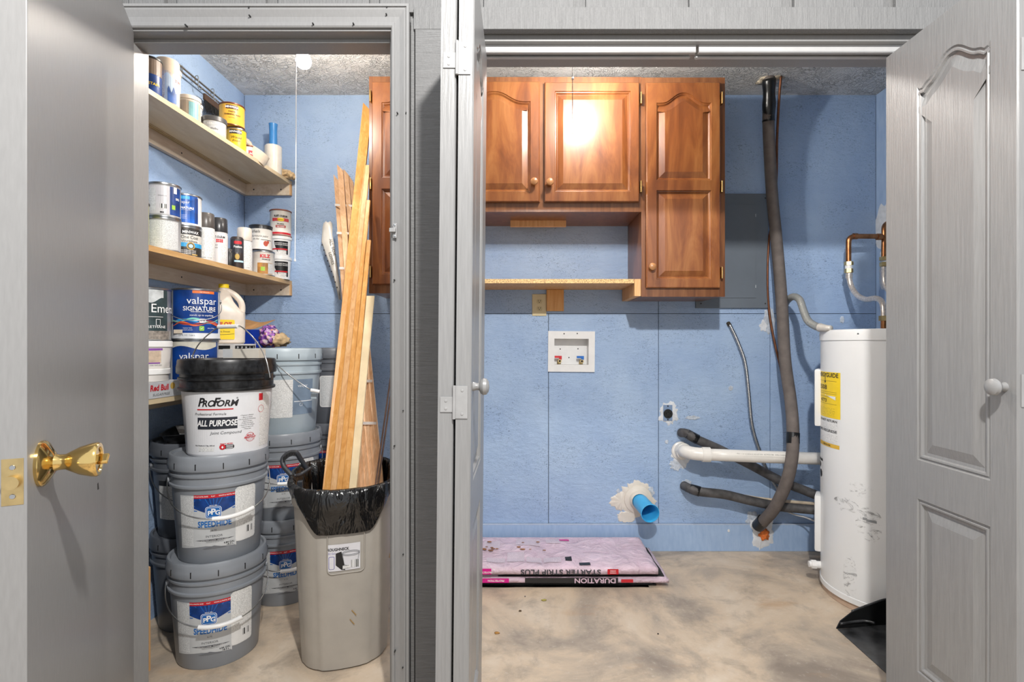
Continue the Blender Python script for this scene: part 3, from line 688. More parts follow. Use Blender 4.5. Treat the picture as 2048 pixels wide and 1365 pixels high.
def joint_label(t, mp, H):
    WT = mat('white_pail_print', '#e2e3e6', .35, nz=.01)
    decal(t, mp, (-.150, .190, .008, .246), WT, .0004, 'label')
    lb = t
    letter(lb, mp, 'P', -.0745, .187, .040, INK, .03, .28, .95); letter(lb, mp, 'RO', -.051, .183, .030, INK, .03, .28, .95); letter(lb, mp, 'F', -.0245, .187, .040, INK, .03, .28, .95); letter(lb, mp, 'ORM', .008, .183, .030, INK, .03, .28, .98)
    decal(lb, mp, (-.090, .024, .1615, .1655), RINK, .0012, 'red_stripe')
    letter(lb, mp, 'Professional Formula', -.048, .1475, .0120, INK, 0, .22)
    decal(lb, mp, [(-.089, .095, .1355), (.036, .095, .1355)], mat('black_band', '#2a2e38', .4), .0012, 'band') if False else decal(lb, mp, (-.089, .036, .096, .136), mat('black_band', '#2a2e38', .4), .0012, 'band')
    letter(lb, mp, 'ALL PURPOSE', -.0265, .1155, .0285, WINK, .028, .22, .72, lift=.002)
    letter(lb, mp, 'Joint Compound', .001, .0825, .0140, INK, 0, .22)
    letter(lb, mp, '\u00ae', .036, .200, .008, INK)
    for i, s_ in enumerate(['Premium adhesion', 'Easy to spread', 'For all phases of finishing', 'Reduced dust', 'Preferred choice', 'Good for all surfaces', 'Use on every job', 'Mixes fast']):
        letter(lb, mp, '\u2022 '+s_, .068, .138-i*.0068, .0056, INK)
    ring_cols(lb, mp, .078, .060, .0150, .0012, RINK, .0012); letter(lb, mp, 'MOLD', .078, .0660, .0085, RINK, .03, .2, lift=.002)
    letter(lb, mp, 'RESISTANT', .078, .0585, .0085, RINK, .03, .2, lift=.002); letter(lb, mp, 'RESISTE AU MOISI', .078, .0510, .004, RINK, 0, 0, lift=.002)
    e = decal(lb, mp, rrect(-.016, .026, .027, .041, .006), INK, .0012, 'badge'); decal(e, mp, disc(-.009, .034, .0095), RINK, .0017, 'badge'); letter(e, mp, 'READY MIXED', .003, .0445, .006, RINK, .03); letter(e, mp, '\u2666', -.009, .033, .009, WINK, lift=.003)
    for i in range(3): decal(e, mp, (.002, .022, .029+i*.004, .0305+i*.004), WINK, .0018, 'print_line')
    letter(lb, mp, 'Net Weight 61.7 lbs. (28 kg)', -.066, .040, .0058, INK, .02); decal(lb, mp, (-.088, -.035, .020, .036), FPW, .0009, 'fine_print')
    rp = decal(lb, mp, (.116, .180, .02, .21), FPW, .0009, 'fine_print'); decal(lb, mp, (.112, .130, .185, .21), RINK, .0012, 'red_print'); ring_cols(lb, mp, .122, .155, .012, .0012, RINK, .0013)
AX, AY = -1.083, 1.897
fa = face(AX, AY)
pail('grey pail with blue logo label, front stack, on the floor', AX-.006, AY, 0, GRAYB, fn=wall_paint_label, off=-.16, bail=(fa+.03, .168, 0, .026), group='grey pails of interior paint')
pail('grey pail with blue logo label, front stack, under joint compound', AX, AY, .358, GRAYB, fn=wall_paint_label, off=-.10, bail=(fa+.05, .166, 1, .028), group='grey pails of interior paint')
pail('white and black pail of joint compound topping the front stack', AX+.022, AY+.012, .716, mat('white_pail', '#dcdde0', .35, nz=.02), H=.332, topm=DUSTB, lidm=DUSTB, split=.245, fn=joint_label, off=-.06, bail=None)
c2 = (-1.047, 2.325)
pail('grey logo pail behind front stack, on the floor beside the bin', c2[0]+.012, c2[1], 0, GRAYB, fn=wall_paint_label, off=.02, bail=(face(*c2)+.05, .168, 1, .026), group='grey pails of interior paint')
pail('grey logo pail behind front stack, second from the floor', c2[0], c2[1], .358, GRAYB, fn=wall_paint_label, off=.03, bail=(face(*c2)+.05, .168, 1, .026), group='grey pails of interior paint')
def valspar_side(t, mp, H):
    l = decal(t, mp, (-.085, .005, .075, .235), FPW, .0005, 'side_panel'); g_ = decal(t, mp, (.005, .10, .085, .235), mat('blue_grey_label', '#7c8ea2', .4), .0005, 'label')
    letter(g_, mp, 'valspar', .047, .208, .017, WINK, .0, 0, .95); decal(g_, mp, (.010, .098, .14, .143), WINK, .001, 'print_line'); ring_cols(g_, mp, .040, .128, .006, .0012, WINK, .001)
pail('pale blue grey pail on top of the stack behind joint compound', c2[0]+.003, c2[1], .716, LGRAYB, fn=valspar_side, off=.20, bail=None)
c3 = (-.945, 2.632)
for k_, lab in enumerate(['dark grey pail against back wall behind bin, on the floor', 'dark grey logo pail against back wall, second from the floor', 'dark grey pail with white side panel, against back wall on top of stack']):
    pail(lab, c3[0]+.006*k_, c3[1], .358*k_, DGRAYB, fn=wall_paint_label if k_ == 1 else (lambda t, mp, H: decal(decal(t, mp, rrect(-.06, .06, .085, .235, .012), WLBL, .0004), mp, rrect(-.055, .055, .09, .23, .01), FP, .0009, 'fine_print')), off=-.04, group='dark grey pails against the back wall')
c4 = (-1.308, 2.125)
def dark_label(t, mp, H):
    l = decal(t, mp, (-.16, .02, .075, .225), FPW, .0005, 'label'); decal(l, mp, (.02, .10, .075, .225), mat('olive_label', '#4a4433', .4), .0005, 'label')
    decal(l, mp, (-.16, .02, .205, .225), mat('black_print_band', '#2c2c2e', .4), .001, 'band')
    for i, s_ in enumerate(['200 m\u00b2', 'SUPER EXT.', 'EXTRA SMOOTH']): letter(l, mp, s_, .045, .105-i*.009, .007, WINK)
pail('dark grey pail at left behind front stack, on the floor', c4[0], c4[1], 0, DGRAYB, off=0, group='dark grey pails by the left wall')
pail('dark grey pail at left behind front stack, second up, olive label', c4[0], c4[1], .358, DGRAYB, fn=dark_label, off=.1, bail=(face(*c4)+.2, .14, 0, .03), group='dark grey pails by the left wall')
# bails of the joint compound pail and the pale pail, both standing up: wires through pixel-read points of that place
jb = [o for o in COL.objects if o.get('label', '').startswith('white and black pail of joint')][0]
def bail_world(root, pts, r, grip=None, seg=8):
    o_ = Vector(root.location); pts = [Vector(p)-o_ for p in pts]
    b = ob('bail', T(pts, r, seg=seg, k=6), WIRE, root, smooth='all')
    if grip: ob('grip', T([Vector(p)-o_ for p in grip], .0075, seg=14, k=4), WHITE, b, smooth=True)
bail_world(jb, [P(382, 728, 1.93), P(388, 705, 1.93), P(405, 680, 1.91), P(437, 655, 1.88), P(458, 653, 1.87), P(478, 652, 1.86), P(497, 666, 1.83), P(516, 688, 1.81), P(531, 716, 1.79), P(538, 744, 1.785), P(540, 756, 1.785)], .0023,
           [P(437, 654, 1.88), P(456, 653.5, 1.87), P(476, 653, 1.86)])
ob('ear', B(-.012, .012, -.008, .008, -.018, .006, .003), DUSTB, jb, loc=P(534, 751, 1.785)-Vector(jb.location)+Vector((0, .012, 0)))
vb = [o for o in COL.objects if o.get('label', '').startswith('pale blue grey pail')][0]
bail_world(vb, [P(550, 727, 2.18), P(563, 738, 2.15), P(585, 756, 2.13), P(610, 773, 2.13), P(622, 781, 2.14)], .0022, [P(621, 781, 2.14), P(629, 782, 2.145), P(639, 784, 2.15)])
ob('ear', B(-.012, .012, -.008, .010, -.018, .006, .003), LGRAYB, vb, loc=P(627, 790, 2.17)-Vector(vb.location)+Vector((0, .008, 0)))
# ================================================================ SHELVES on the left wall
def xe(D): return -1.256+.040*(D-1.78)/1.02         # front edge of the shelves
def shelf(label, zt, th, m, yf=1.672, cleat=.05, nose=None, zend=0):
    t = thing('wall_shelf', label, 'shelf', (0, 0, zt))
    y0, y1 = yf, YB-.001
    ob('board', hexa([(WL+.001, y0, -th), (xe(y0), y0, -th), (xe(y0), y0, 0), (WL+.001, y0, 0), (WL+.001, y1, -th), (xe(y1), y1, -th), (xe(y1), y1, 0), (WL+.001, y1, 0)]), m, t)
    if cleat:
        a = ob('wall_cleat', B(WL+.001, WL+.020, y0, y1-.020, -th-cleat, -th), CLEAT, t); b = ob('end_cleat', B(WL+.001, xe(y1)-.004, y1-.019, y1, -th-cleat, -th), CLEAT, t)
        for yy in (1.95, 2.25, 2.62): ob('screw_head', xf(L([(0, 0), (.004, 0), (.003, .001), (0, .001)], 10), Matrix.Translation((WL+.020, yy, -th-cleat*.5)) @ Matrix.Rotation(pi/2, 4, 'Y')), INK, a)
        for xx in (WL+.06, xe(y1)-.05): ob('screw_head', xf(L([(0, 0), (.004, 0), (.003, .001), (0, .001)], 10), Matrix.Translation((xx, y1-.019, -th-cleat*.5)) @ Matrix.Rotation(pi/2, 4, 'X')), INK, b)
        ob('end_trim', B(xe(y1)-.004, xe(y1)+.001, y1-.02, y1, -th-cleat, -th), PINE, t)
    return t
Z1, Z2, Z3 = 1.967, 1.437, .913
s1 = shelf('upper wall shelf, cream melamine with a grooved underside', Z1, .018, OAK, cleat=.058)
bm = NB()
for i in range(3): box(bm, WL+.024+i*.011, WL+.028+i*.011, 1.69, YB-.03, -.0205, -.018)
ob('groove_bead', bm, mat('bead_shadow', '#b59c74', .5), s1)
shelf('middle wall shelf of varnished plywood loaded with cans', Z2, .020, PLY, cleat=.058)
shelf('lower wall shelf hidden behind pails, under a soda carton', Z3, .018, OAK, cleat=.05)
# ================================================================ CANS, TUBS, SPRAYS
def metal_can(label, x, y, z, r, h, m, fn=None, off=0, lidm=None, rimm=None, group=None, cat='paint can', rings=True, split=None, name='paint_can', bail=False):
    t = thing(name, label, cat, (x, y, z), group=group); a = face(x, y)+off; q = r*.05
    ob('body', L([(0, .003), (r-.003, .003), (r-.002, 0), (r, .0015), (r, .005), (r-.0015, .007), (r-.0015, h-.008), (r, h-.006), (r+.0005, h-.002), (r-.001, h), (r-.005, h-.001), (r-.006, h-.004), (0, h-.004)], 44), m, t, smooth=True)
    ob('rim', L([(r-.001, h-.0075), (r+.001, h-.006), (r+.0012, h-.001), (r-.002, h+.0008), (r-.006, h-.0015)], 44), rimm or STEEL, t, smooth=True)
    ob('lid', L([(r-.012, h-.0035), (r-.012, h-.0012), (r-.008, h-.0008), (r-.007, h-.0035)], 44) if False else L([(0, h-.0025), (r-.014, h-.0025), (r-.012, h-.0008), (r-.0085, h-.0008), (r-.0075, h-.0035)], 44), lidm or STEEL, t, smooth=True)
    ob('base_ring', L([(r-.001, .0), (r+.0008, .001), (r+.0008, .0045), (r-.001, .006)], 44), rimm or STEEL, t, smooth=True)
    mp = cylmap(r-.0013, a)
    if fn: fn(t, mp, h)
    return t, mp
def spray(label, x, y, z, r, h, m, capm, fn=None, off=0, caph=.058, group=None):
    t = thing('spray_can', label, 'spray can', (x, y, z), group=group)
    ob('body', L([(0, .002), (r-.003, .002), (r-.002, 0), (r, .002), (r, h-caph-.014), (r-.002, h-caph-.010), (r-.001, h-caph-.004), (r-.006, h-caph), (0, h-caph)], 36), m, t, smooth=True)
    ob('cap', L([(r-.001, h-caph-.002), (r-.0005, h-caph), (r-.002, h-.004), (r-.005, h), (0, h)], 36), capm, t, smooth=True)
    mp = cylmap(r, face(x, y)+off)
    if fn: fn(t, mp, h)
    return t
def tub(label, x, y, z, r, h, m, lidm, fn=None, off=0, taper=.9, lidh=.012, group=None, cat='tub', name='plastic_tub', over=.003):
    t = thing(name, label, cat, (x, y, z), group=group); R = lambda v: r*(taper+(1-taper)*v/h)
    ob('body', L([(0, .002), (R(0)-.003, .002), (R(0), 0), (R(h-.012), h-lidh), (0, h-lidh)], 40), m, t, smooth=True)
    ob('lid', L([(r-.002, h-lidh-.003), (r+over, h-lidh-.003), (r+over, h-.002), (r+over-.002, h), (r-.004, h), (r-.006, h-.003), (0, h-.003)], 40), lidm, t, smooth=True)
    if fn: fn(t, cylmap(R, face(x, y)+off), h)
    return t
def on_edge(px, r, inn=.012, dx=0):
    """spot on a shelf, just inside its front edge, under picture column px"""
    X = -1.25
    for _ in range(8):
        D = X*F/(px-PX); X = xe(D)-inn-r+dx
    return X, D
BLK = mat('black_label', '#1d1d20', .35, nz=.1); GREYM = mat('grey_steel_can', '#b9b9bb', .35, .3, nz=.06)
# ---- middle shelf
def f_quart_blue(u0):
    def f(t, mp, h):
        decal(t, mp, (-.07, .03, .010, h-.012), mat('plain_label', '#c9c7cb', .35, nz=.03), .0004, 'label'); decal(t, mp, (-.012, .008, .030, .046), BARC, .001, 'barcode')
        decal(t, mp, (-.068, -.025, .02, h-.02), FP, .0008, 'fine_print'); letter(t, mp, 'SIGNATURE', -.005, .075, .005, GINK)
        b = decal(t, mp, (.018, .062, .010, h-.012), NAVY, .0008, 'label'); decal(b, mp, (.024, .036, .030, .046), mat('lime_print', '#9bc53d', .5), .0015, 'badge')
        decal(t, mp, (.030, .042, h-.035, h-.012), WLBL, .0016, 'torn_patch'); letter(t, mp, 'SIG', .045, .07, .011, WINK, .02, lift=.0018)
        decal(t, mp, (-.012, .0, .013, .018), BLK, .0011, 'mark')
    return f
X_, D_ = on_edge(328, .055, .006)
metal_can('plain grey quart can at the near end of middle shelf', X_, D_, Z2, .054, .122, GREYM, lambda t, mp, h: decal(t, mp, (-.075, .05, .008, h-.012), FP, .0005, 'fine_print'), group='cans on the middle shelf')
metal_can('silver and navy quart can stacked on the plain grey can', X_, D_, Z2+.123, .054, .124, GREYM, f_quart_blue(0), group='cans on the middle shelf')
X_, D_ = on_edge(372, .055, .016)
def f_poly(t, mp, h):
    b = decal(t, mp, (-.07, .07, .008, h-.010), mat('cream_label', '#d9d6cf', .4), .0004, 'label')
    decal(b, mp, (-.07, .07, .088, h-.010), mat('charcoal_label', '#35322e', .4), .0009, 'label'); decal(b, mp, rrect(-.016, .050, .088, .106, .006), BLK, .0014, 'badge'); decal(b, mp, (-.070, -.018, .094, .100), mat('gold_print', '#c3a150', .5), .0014, 'band')
    letter(b, mp, 'MINWAX', .017, .0965, .0150, WINK, .02, lift=.002, sx=.9); letter(b, mp, 'One Coat', .014, .077, .0175, INK, 0, lift=.0012, sx=.85); letter(b, mp, 'Polyurethane', .010, .0625, .0135, INK, 0, lift=.0012, sx=.85)
    decal(b, mp, (-.07, .07, .040, .056), mat('sky_blue_print', '#35a5e0', .4), .0009, 'band'); decal(b, mp, (-.07, .07, .008, .040), mat('charcoal_label', '#35322e', .4), .0009, 'label')
    decal(b, mp, disc(.016, .0435, .0145), mat('gold_print', '#c3a150', .5), .0014, 'badge'); decal(b, mp, disc(.016, .0435, .011), mat('bronze_print', '#5b4a33', .5), .0017, 'badge'); decal(b, mp, disc(.016, .0435, .0075), mat('pale_blue_print', '#bfe2f5', .5), .002, 'badge')
    for i in range(3): letter(b, mp, 'Protects & Beautifies Wood', .004, .026-i*.0062, .0052, WINK, .02, lift=.0014)
    decal(b, mp, (.020, .040, .009, .013), mat('gold_print', '#c3a150', .5), .0016, 'band')
metal_can('black and cream quart can of varnish, gold ring on its label', X_, D_, Z2, .054, .120, STEEL, f_poly, group='cans on the middle shelf')
def f_bluecan(t, mp, h):
    b = decal(t, mp, (-.055, .042, .012, h-.006), mat('bright_blue_label', '#0d5fc0', .35, nz=.3), .0004, 'label'); decal(b, mp, (.030, .044, .012, h-.012), NAVY, .0008, 'label')
    decal(b, mp, (-.03, .012, h-.022, h-.010), mat('sky_blue_print', '#35a5e0', .4), .0008, 'band'); letter(b, mp, 'valspar', -.010, .090, .0155, WINK, 0, lift=.0012); letter(b, mp, 'SIGNATURE', -.004, .068, .0115, WINK, .03, lift=.0012)
    decal(b, mp, disc(-.028, .053, .007), WINK, .0012, 'badge'); decal(b, mp, (-.02, .018, .060, .0608), WINK, .0012, 'print_line')
    for i in range(3): letter(b, mp, 'paint + primer', -.012, .040-i*.006, .005, WINK, lift=.0012)
metal_can('bright blue quart can stacked on the varnish can', X_, D_, Z2+.121, .0545, .124, WHITE, f_bluecan, group='cans on the middle shelf')
X_, D_ = -1.325, 1.80
metal_can('yellow green can at the door end of middle shelf, half hidden', X_, D_, Z2, .045, .15, mat('yellow_green_label', '#c9cf7c', .4, nz=.2), group=None, rimm=BLACKP)
WSP = mat('white_spray_can', '#d5d3d3', .35, nz=.02); CAPG = mat('dark_grey_cap', '#57524f', .3, nz=.05); CAPB = mat('black_grey_cap', '#3a3a3c', .25, nz=.05)
X_, D_ = on_edge(412, .033, .012)
def f_sp1(t, mp, h): decal(t, mp, (-.05, .04, .02, .135), FPW, .0005, 'fine_print'); decal(t, mp, (-.022, .025, .008, .020), WLBL, .001, 'price_tag'); letter(t, mp, '02200 1 0145', .002, .014, .007, INK, lift=.0016)
spray('white spray can with brown grey cap, first in the row', X_, D_, Z2, .0325, .198, WSP, CAPG, f_sp1, group='spray cans on the middle shelf')
X_, D_ = on_edge(438, .033, .006)
def f_sp2(t, mp, h):
    letter(t, mp, 'RUST-OLEUM', -.004, .113, .0125, INK, .03, sx=.72)
    for i in range(4): decal(t, mp, (-.010+i*.0065, -.0045+i*.0065, .098, .1045), RINK, .0008, 'red_square'); decal(t, mp, (-.010+i*.0065, -.0045+i*.0065, .0905, .097), RINK, .0008, 'red_square')
    decal(t, mp, (.008, .034, .02, .082), FPW, .0006, 'fine_print'); letter(t, mp, 'FLAT', -.012, .078, .008, INK); letter(t, mp, 'mate', -.012, .068, .008, INK)
spray('white spray can with black cap and red chequer band', X_, D_, Z2, .0335, .196, WSP, CAPB, f_sp2, group='spray cans on the middle shelf')
def f_lz(t, mp, h): letter(t, mp, 'KILZ', .004, h-.028, .020, RINK, .03); decal(t, mp, (-.05, .05, h-.05, h-.04), mat('orange_tan_print', '#d89a5b', .5), .0008, 'band'); letter(t, mp, 'PRIMER', .004, h-.045, .006, WINK)
metal_can('orange tan can with red lettering between the spray cans', -1.372, 2.505, Z2, .040, .115, mat('tan_label', '#d4a978', .4), f_lz, group='cans on the middle shelf')
X_, D_ = on_edge(459, .02, .012)
t = thing('glue_bottle', 'small black bottle standing between two spray cans', 'bottle', (X_, D_, Z2))
ob('body', L([(0, 0), (.017, 0), (.018, .003), (.018, .06), (.014, .066), (0, .066)], 24), BLACKP, t, smooth=True); ob('cap', L([(0, .066), (.010, .066), (.010, .078), (0, .08)], 20), CAPG, t, smooth=True)
X_, D_ = on_edge(474, .026, .008)
def f_fus(t, mp, h): decal(t, mp, (-.03, .03, .07, h-.012), mat('charcoal_print', '#3a3a40', .4), .0005, 'label'); decal(t, mp, rrect(-.012, .020, h-.032, h-.018, .005), RINK, .001, 'badge'); letter(t, mp, 'Fusion', .004, h-.044, .013, WINK, .03, lift=.0012); decal(t, mp, disc(.001, .052, .009, .013), mat('gold_print', '#c3a150', .5), .001, 'picture'); decal(t, mp, (-.03, .03, .028, .036), mat('pale_blue_print', '#bfe2f5', .5), .001, 'band')
t = thing('aerosol_can', 'short dark aerosol with a small red badge', 'spray can', (X_, D_, Z2), group='spray cans on the middle shelf')
ob('body', L([(0, 0), (.026, 0), (.027, .003), (.027, .135), (.022, .142), (0, .144)], 30), mat('dark_bronze_can', '#3d3432', .35), t, smooth=True); f_fus(t, cylmap(.027, face(X_, D_)), .14)
spray('white spray can with cream cap, last in the row', -1.275, 2.43, Z2, .0325, .200, WSP, mat('cream_cap', '#d9cfc3', .35), f_sp1, group='spray cans on the middle shelf')
X_, D_ = on_edge(527, .05, .002)
def f_kilz(t, mp, h): letter(t, mp, 'KILZ', .008, h-.028, .022, RINK, .04); letter(t, mp, 'PREMIUM', .012, h-.044, .009, INK, .02); decal(t, mp, (-.028, .045, .008, .062), mat('tan_photo_print', '#b5803f', .5, nz=.3), .0006, 'label'); decal(t, mp, (-.012, .006, .022, .042), mat('lime_print', '#9bc53d', .5), .0012, 'badge'); decal(t, mp, (.020, .045, .01, .06), FP, .0012, 'fine_print')
metal_can('white and tan quart can with red lettering, under chalk paint', X_, D_, Z2, .052, .122, mat('white_label_can', '#dad6cf', .4), f_kilz, group='cans on the middle shelf')
def f_chalk(t, mp, h):
    letter(t, mp, 'chalk', -.022, h-.034, .020, INK, 0, .3); letter(t, mp, 'furniture paint', -.004, h-.056, .013, INK, 0, .3); letter(t, mp, 'de tiza', -.022, h-.070, .011, INK, 0, .3)
    decal(t, mp, disc(.022, .034, .011, .013), mat('copper_print', '#b04a35', .5), .0008, 'picture'); decal(t, mp, disc(.033, .042, .006, .008), mat('copper_print', '#b04a35', .5), .001, 'picture'); decal(t, mp, (.0, .05, .0505, .053), INK, .0008, 'twig')
metal_can('white can of chalk paint with black lid band, stacked', X_-.012, D_-.002, Z2+.123, .053, .125, mat('white_label_can', '#dad6cf', .4), f_chalk, lidm=BLK, rimm=BLK, group='cans on the middle shelf')
decal(COL.objects[-1] if False else [o for o in COL.objects if o.get('label', '').startswith('white can of chalk')][0], cylmap(.0517, face(X_, D_)), (-.1, .1, .106, .118), BLK, .0008, 'band')
X_, D_ = -1.250, 2.738
def f_tub(t, mp, h):
    decal(t, mp, cols(-.030, .040, lambda q: .012+.052*max(0, 1-q*3.4), h-.026, 10), BLK, .0006, 'label'); decal(t, mp, (-.048, .036, .034, .041), RINK, .0010, 'red_stripe')
    for i in range(2): letter(t, mp, 'LIGHTWEIGHT SPACKLING', .006, h-.038-i*.008, .0062, WINK, .02, lift=.0014)
    decal(t, mp, (-.012, .030, .012, .032), FPB, .0012, 'fine_print')
tub('white and black spackle tub, lowest of the far end stack', X_, D_, Z2, .053, .115, WHITE, WHITE, f_tub, group='tubs at the far end of middle shelf', taper=.86)
tub('white and black spackle tub, middle of the far end stack', X_+.002, D_, Z2+.115, .051, .105, WHITE, WHITE, f_tub, off=-.05, group='tubs at the far end of middle shelf', taper=.86)
def f_rust(t, mp, h):
    letter(t, mp, 'RUST-OLEUM', .0, h-.036, .0135, INK, .04, sx=.8)
    for i in range(12): decal(t, mp, (-.042+i*.007, -.036+i*.007, h-.062, h-.046), RINK, .0007, 'red_square')
    decal(t, mp, disc(0, h-.054, .016, .009), YEL, .0014, 'badge'); letter(t, mp, 'STOPS RUST', 0, h-.055, .005, INK, .03, lift=.002); letter(t, mp, 'PRIMER', 0, h-.077, .010, INK, .02)
    decal(t, mp, (-.024, .024, h-.095, h-.083), mat('brick_red_print', '#a8413a', .5), .0008, 'badge'); decal(t, mp, (-.06, .06, .008, .018), RINK, .0008, 'band'); letter(t, mp, 'RED OXIDE', 0, h-.090, .007, WINK, .02, lift=.0014)
metal_can('tall white can with red chequer band and reddish rim, topmost', X_+.002, D_, Z2+.221, .0525, .136, mat('white_label_can', '#dad6cf', .4), f_rust, lidm=mat('red_oxide_lid', '#8c5a4c', .5, nz=.2), rimm=mat('red_oxide_lid', '#8c5a4c', .5, nz=.2), group='cans on the middle shelf')
# ---- upper shelf
X_, D_ = on_edge(300, .04, .01)
metal_can('brown and navy can at the door end of upper shelf', X_, D_, Z1, .036, .135, NAVY, lambda t, mp, h: (decal(t, mp, (-.05, .05, h*.55, h-.006), mat('brown_grey_can', '#7b6a5d', .4), .0006, 'band'), letter(t, mp, 'STAIN', .012, .04, .013, YEL, .02)), rimm=BLACKP, group='cans on the upper shelf')
X_, D_ = on_edge(335, .037, .004)
t = thing('wipes_canister', 'tall cream canister with worn torn label, near upper shelf edge', 'canister', (X_, D_, Z1))
CRM = mat('cream_plastic', '#d8c6b2', .5, nz=.05)
ob('body', L([(0, 0), (.037, 0), (.038, .003), (.038, .165), (.035, .170), (.033, .171), (0, .167)], 36), CRM, t, smooth=True); mp = cylmap(.038, face(X_, D_))
l = decal(t, mp, cols(-.045, .05, .004, lambda q: .118+.004*sin(q*17), 14), mat('worn_label', '#d6cdc6', .6, nz=.1, sc=60), .0005, 'label')
decal(l, mp, cols(-.01, .045, .01, lambda q: .105+.01*sin(q*9), 8), mat('pale_blue_print', '#c3d6ea', .5), .0009, 'print'); decal(l, mp, cols(.0, .03, .008, lambda q: .055+.012*sin(q*12), 8), mat('medium_blue_print', '#4d74bd', .5, nz=.3), .0013, 'print')
decal(l, mp, (-.045, -.008, .03, .10), FPW, .0012, 'fine_print'); letter(l, mp, 'TW', .036, .09, .016, mat('faded_red', '#cf7b70', .5), .02, lift=.0018)
def f_wt(t, mp, h): decal(t, mp, (-.05, .05, .02, .06), mat('medium_blue_print', '#4d74bd', .5, nz=.3), .0006, 'label')
tub('white tub behind the cream canister, carrying a tall container', -1.375, 2.045, Z1, .047, .075, WHITE, WHITE, f_wt, lidh=.010, group='tubs on the upper shelf')
tub('tall white lidded container stacked at back of upper shelf', -1.375, 2.045, Z1+.0755, .0455, .128, OFFW, OFFW, lidh=.014, taper=.97, group='tubs on the upper shelf')
X_, D_ = on_edge(379, .036, .006)
TEAL = mat('teal_label', '#7fb4bb', .45, nz=.1)
tub('short round container with a teal label and cream lid', X_, D_, Z1, .037, .092, OFFW, OFFW, lambda t, mp, h: (decal(t, mp, (-.05, .05, .0, .070), mat('taupe_label', '#b5aa9b', .5), .0005, 'label'), decal(t, mp, (-.002, .032, .004, .066), TEAL, .001, 'label')), taper=.99, group='tubs on the upper shelf')
def f_wb(t, mp, h):
    for v in (.022, .052, .085): decal(t, mp, (-.06, .06, v, v+.0015), GINK, .0007, 'print_line')
    decal(t, mp, (-.02, .03, .030, .044), mat('medium_blue_print', '#4d74bd', .5, nz=.3), .0007, 'label'); decal(t, mp, (-.012, .022, .056, .080), GINK, .0007, 'frame'); decal(t, mp, (-.010, .020, .058, .078), WLBL, .0011, 'label'); letter(t, mp, 'DAP', .005, .066, .010, INK, .02, lift=.0016)
tub('white tub with blue and black printed bands on upper shelf', -1.358, 2.168, Z1, .039, .125, WHITE, WHITE, f_wb, taper=.97, group='tubs on the upper shelf')
X_, D_ = on_edge(429, .045, .004)
def f_jar(t, mp, h): decal(t, mp, (-.05, .05, .012, .060), mat('clear_jar_label', '#b7bcc2', .4, nz=.1), .0006, 'label'); letter(t, mp, 'COROTECH', 0, .048, .010, WINK, .02); letter(t, mp, 'chalky', 0, .028, .012, GINK)
tub('squat glass jar with a black lid on the upper shelf edge', X_, D_, Z1, .044, .082, mat('cloudy_jar', '#c2b9ac', .15, nz=.1), mat('charcoal_lid', '#4a4a4c', .4), f_jar, lidh=.017, taper=.99, cat='jar', name='jar')
def f_wax(t, mp, h):
    b = decal(t, mp, rrect(-.026, .026, h-.030, h-.012, .006), mat('brown_badge', '#4a2a18', .4), .0007, 'badge'); letter(b, mp, 'MINWAX', 0, h-.0215, .0125, WINK, .02, lift=.0014)
    letter(t, mp, 'PASTE', 0, h-.042, .0100, mat('brown_ink', '#5a3a1a', .5), .02); letter(t, mp, 'FINISHING WAX', .002, h-.054, .0100, mat('brown_ink', '#5a3a1a', .5), .02, sx=.9); letter(t, mp, 'NATURAL', 0, h-.068, .006, mat('brown_ink', '#5a3a1a', .5))
WAXY = mat('amber_yellow_label', '#e3ad3c', .4, nz=.03)
X_, D_ = on_edge(473, .045, .004)
def f_stain(t, mp, h): b = decal(t, mp, rrect(-.03, .022, h-.028, h-.010, .005), BLK, .0007, 'badge'); letter(b, mp, 'MINWAX', -.004, h-.0195, .0125, WINK, .02, lift=.0014); letter(t, mp, 'Wood', 0, h-.045, .016, INK, 0, .2); letter(t, mp, 'Finish', 0, h-.060, .014, INK, 0, .2); decal(t, mp, (-.02, .03, .01, .03), FPW, .001, 'fine_print') if False else None
metal_can('yellow wood stain can on the upper shelf, lower of two', X_, D_, Z1, .041, .100, mat('bright_yellow_label', '#e8c02c', .4, nz=.03), f_stain, group='yellow cans on the upper shelf')
metal_can('amber yellow can of finishing wax with brown rim, upper of two', X_-.012, D_-.015, Z1+.101, .052, .100, WAXY, f_wax, rimm=mat('brown_rim', '#6a3b22', .35, .3), lidm=mat('brown_rim', '#6a3b22', .35, .3), group='yellow cans on the upper shelf')
X_, D_ = on_edge(497, .04, .004)
metal_can('low white and red can beside the yellow stain can', X_, D_, Z1, .034, .058, WHITE, lambda t, mp, h: (decal(t, mp, (.0, .03, .008, .034), RINK, .0007, 'label'), letter(t, mp, 'ACE', .015, .02, .012, WINK, .02, lift=.0014)), rimm=mat('brown_rim', '#6a3b22', .35, .3), group='cans on the upper shelf')
t = thing('glass_jar', 'clear rounded jar behind the low white and red can', 'jar', (-1.352, 2.445, Z1))
g_ = NT('clear_glass'); g_.out(lin('#d6d3cb'), .08, Transmission_Weight=.6, IOR=1.45)
ob('body', L([(0, 0), (.034, 0), (.038, .01), (.038, .06), (.030, .082), (.026, .094), (0, .095)], 32), g_.m, t, smooth=True); ob('lid', L([(0, .095), (.027, .093), (.027, .104), (0, .106)], 24), STEEL, t, smooth=True)
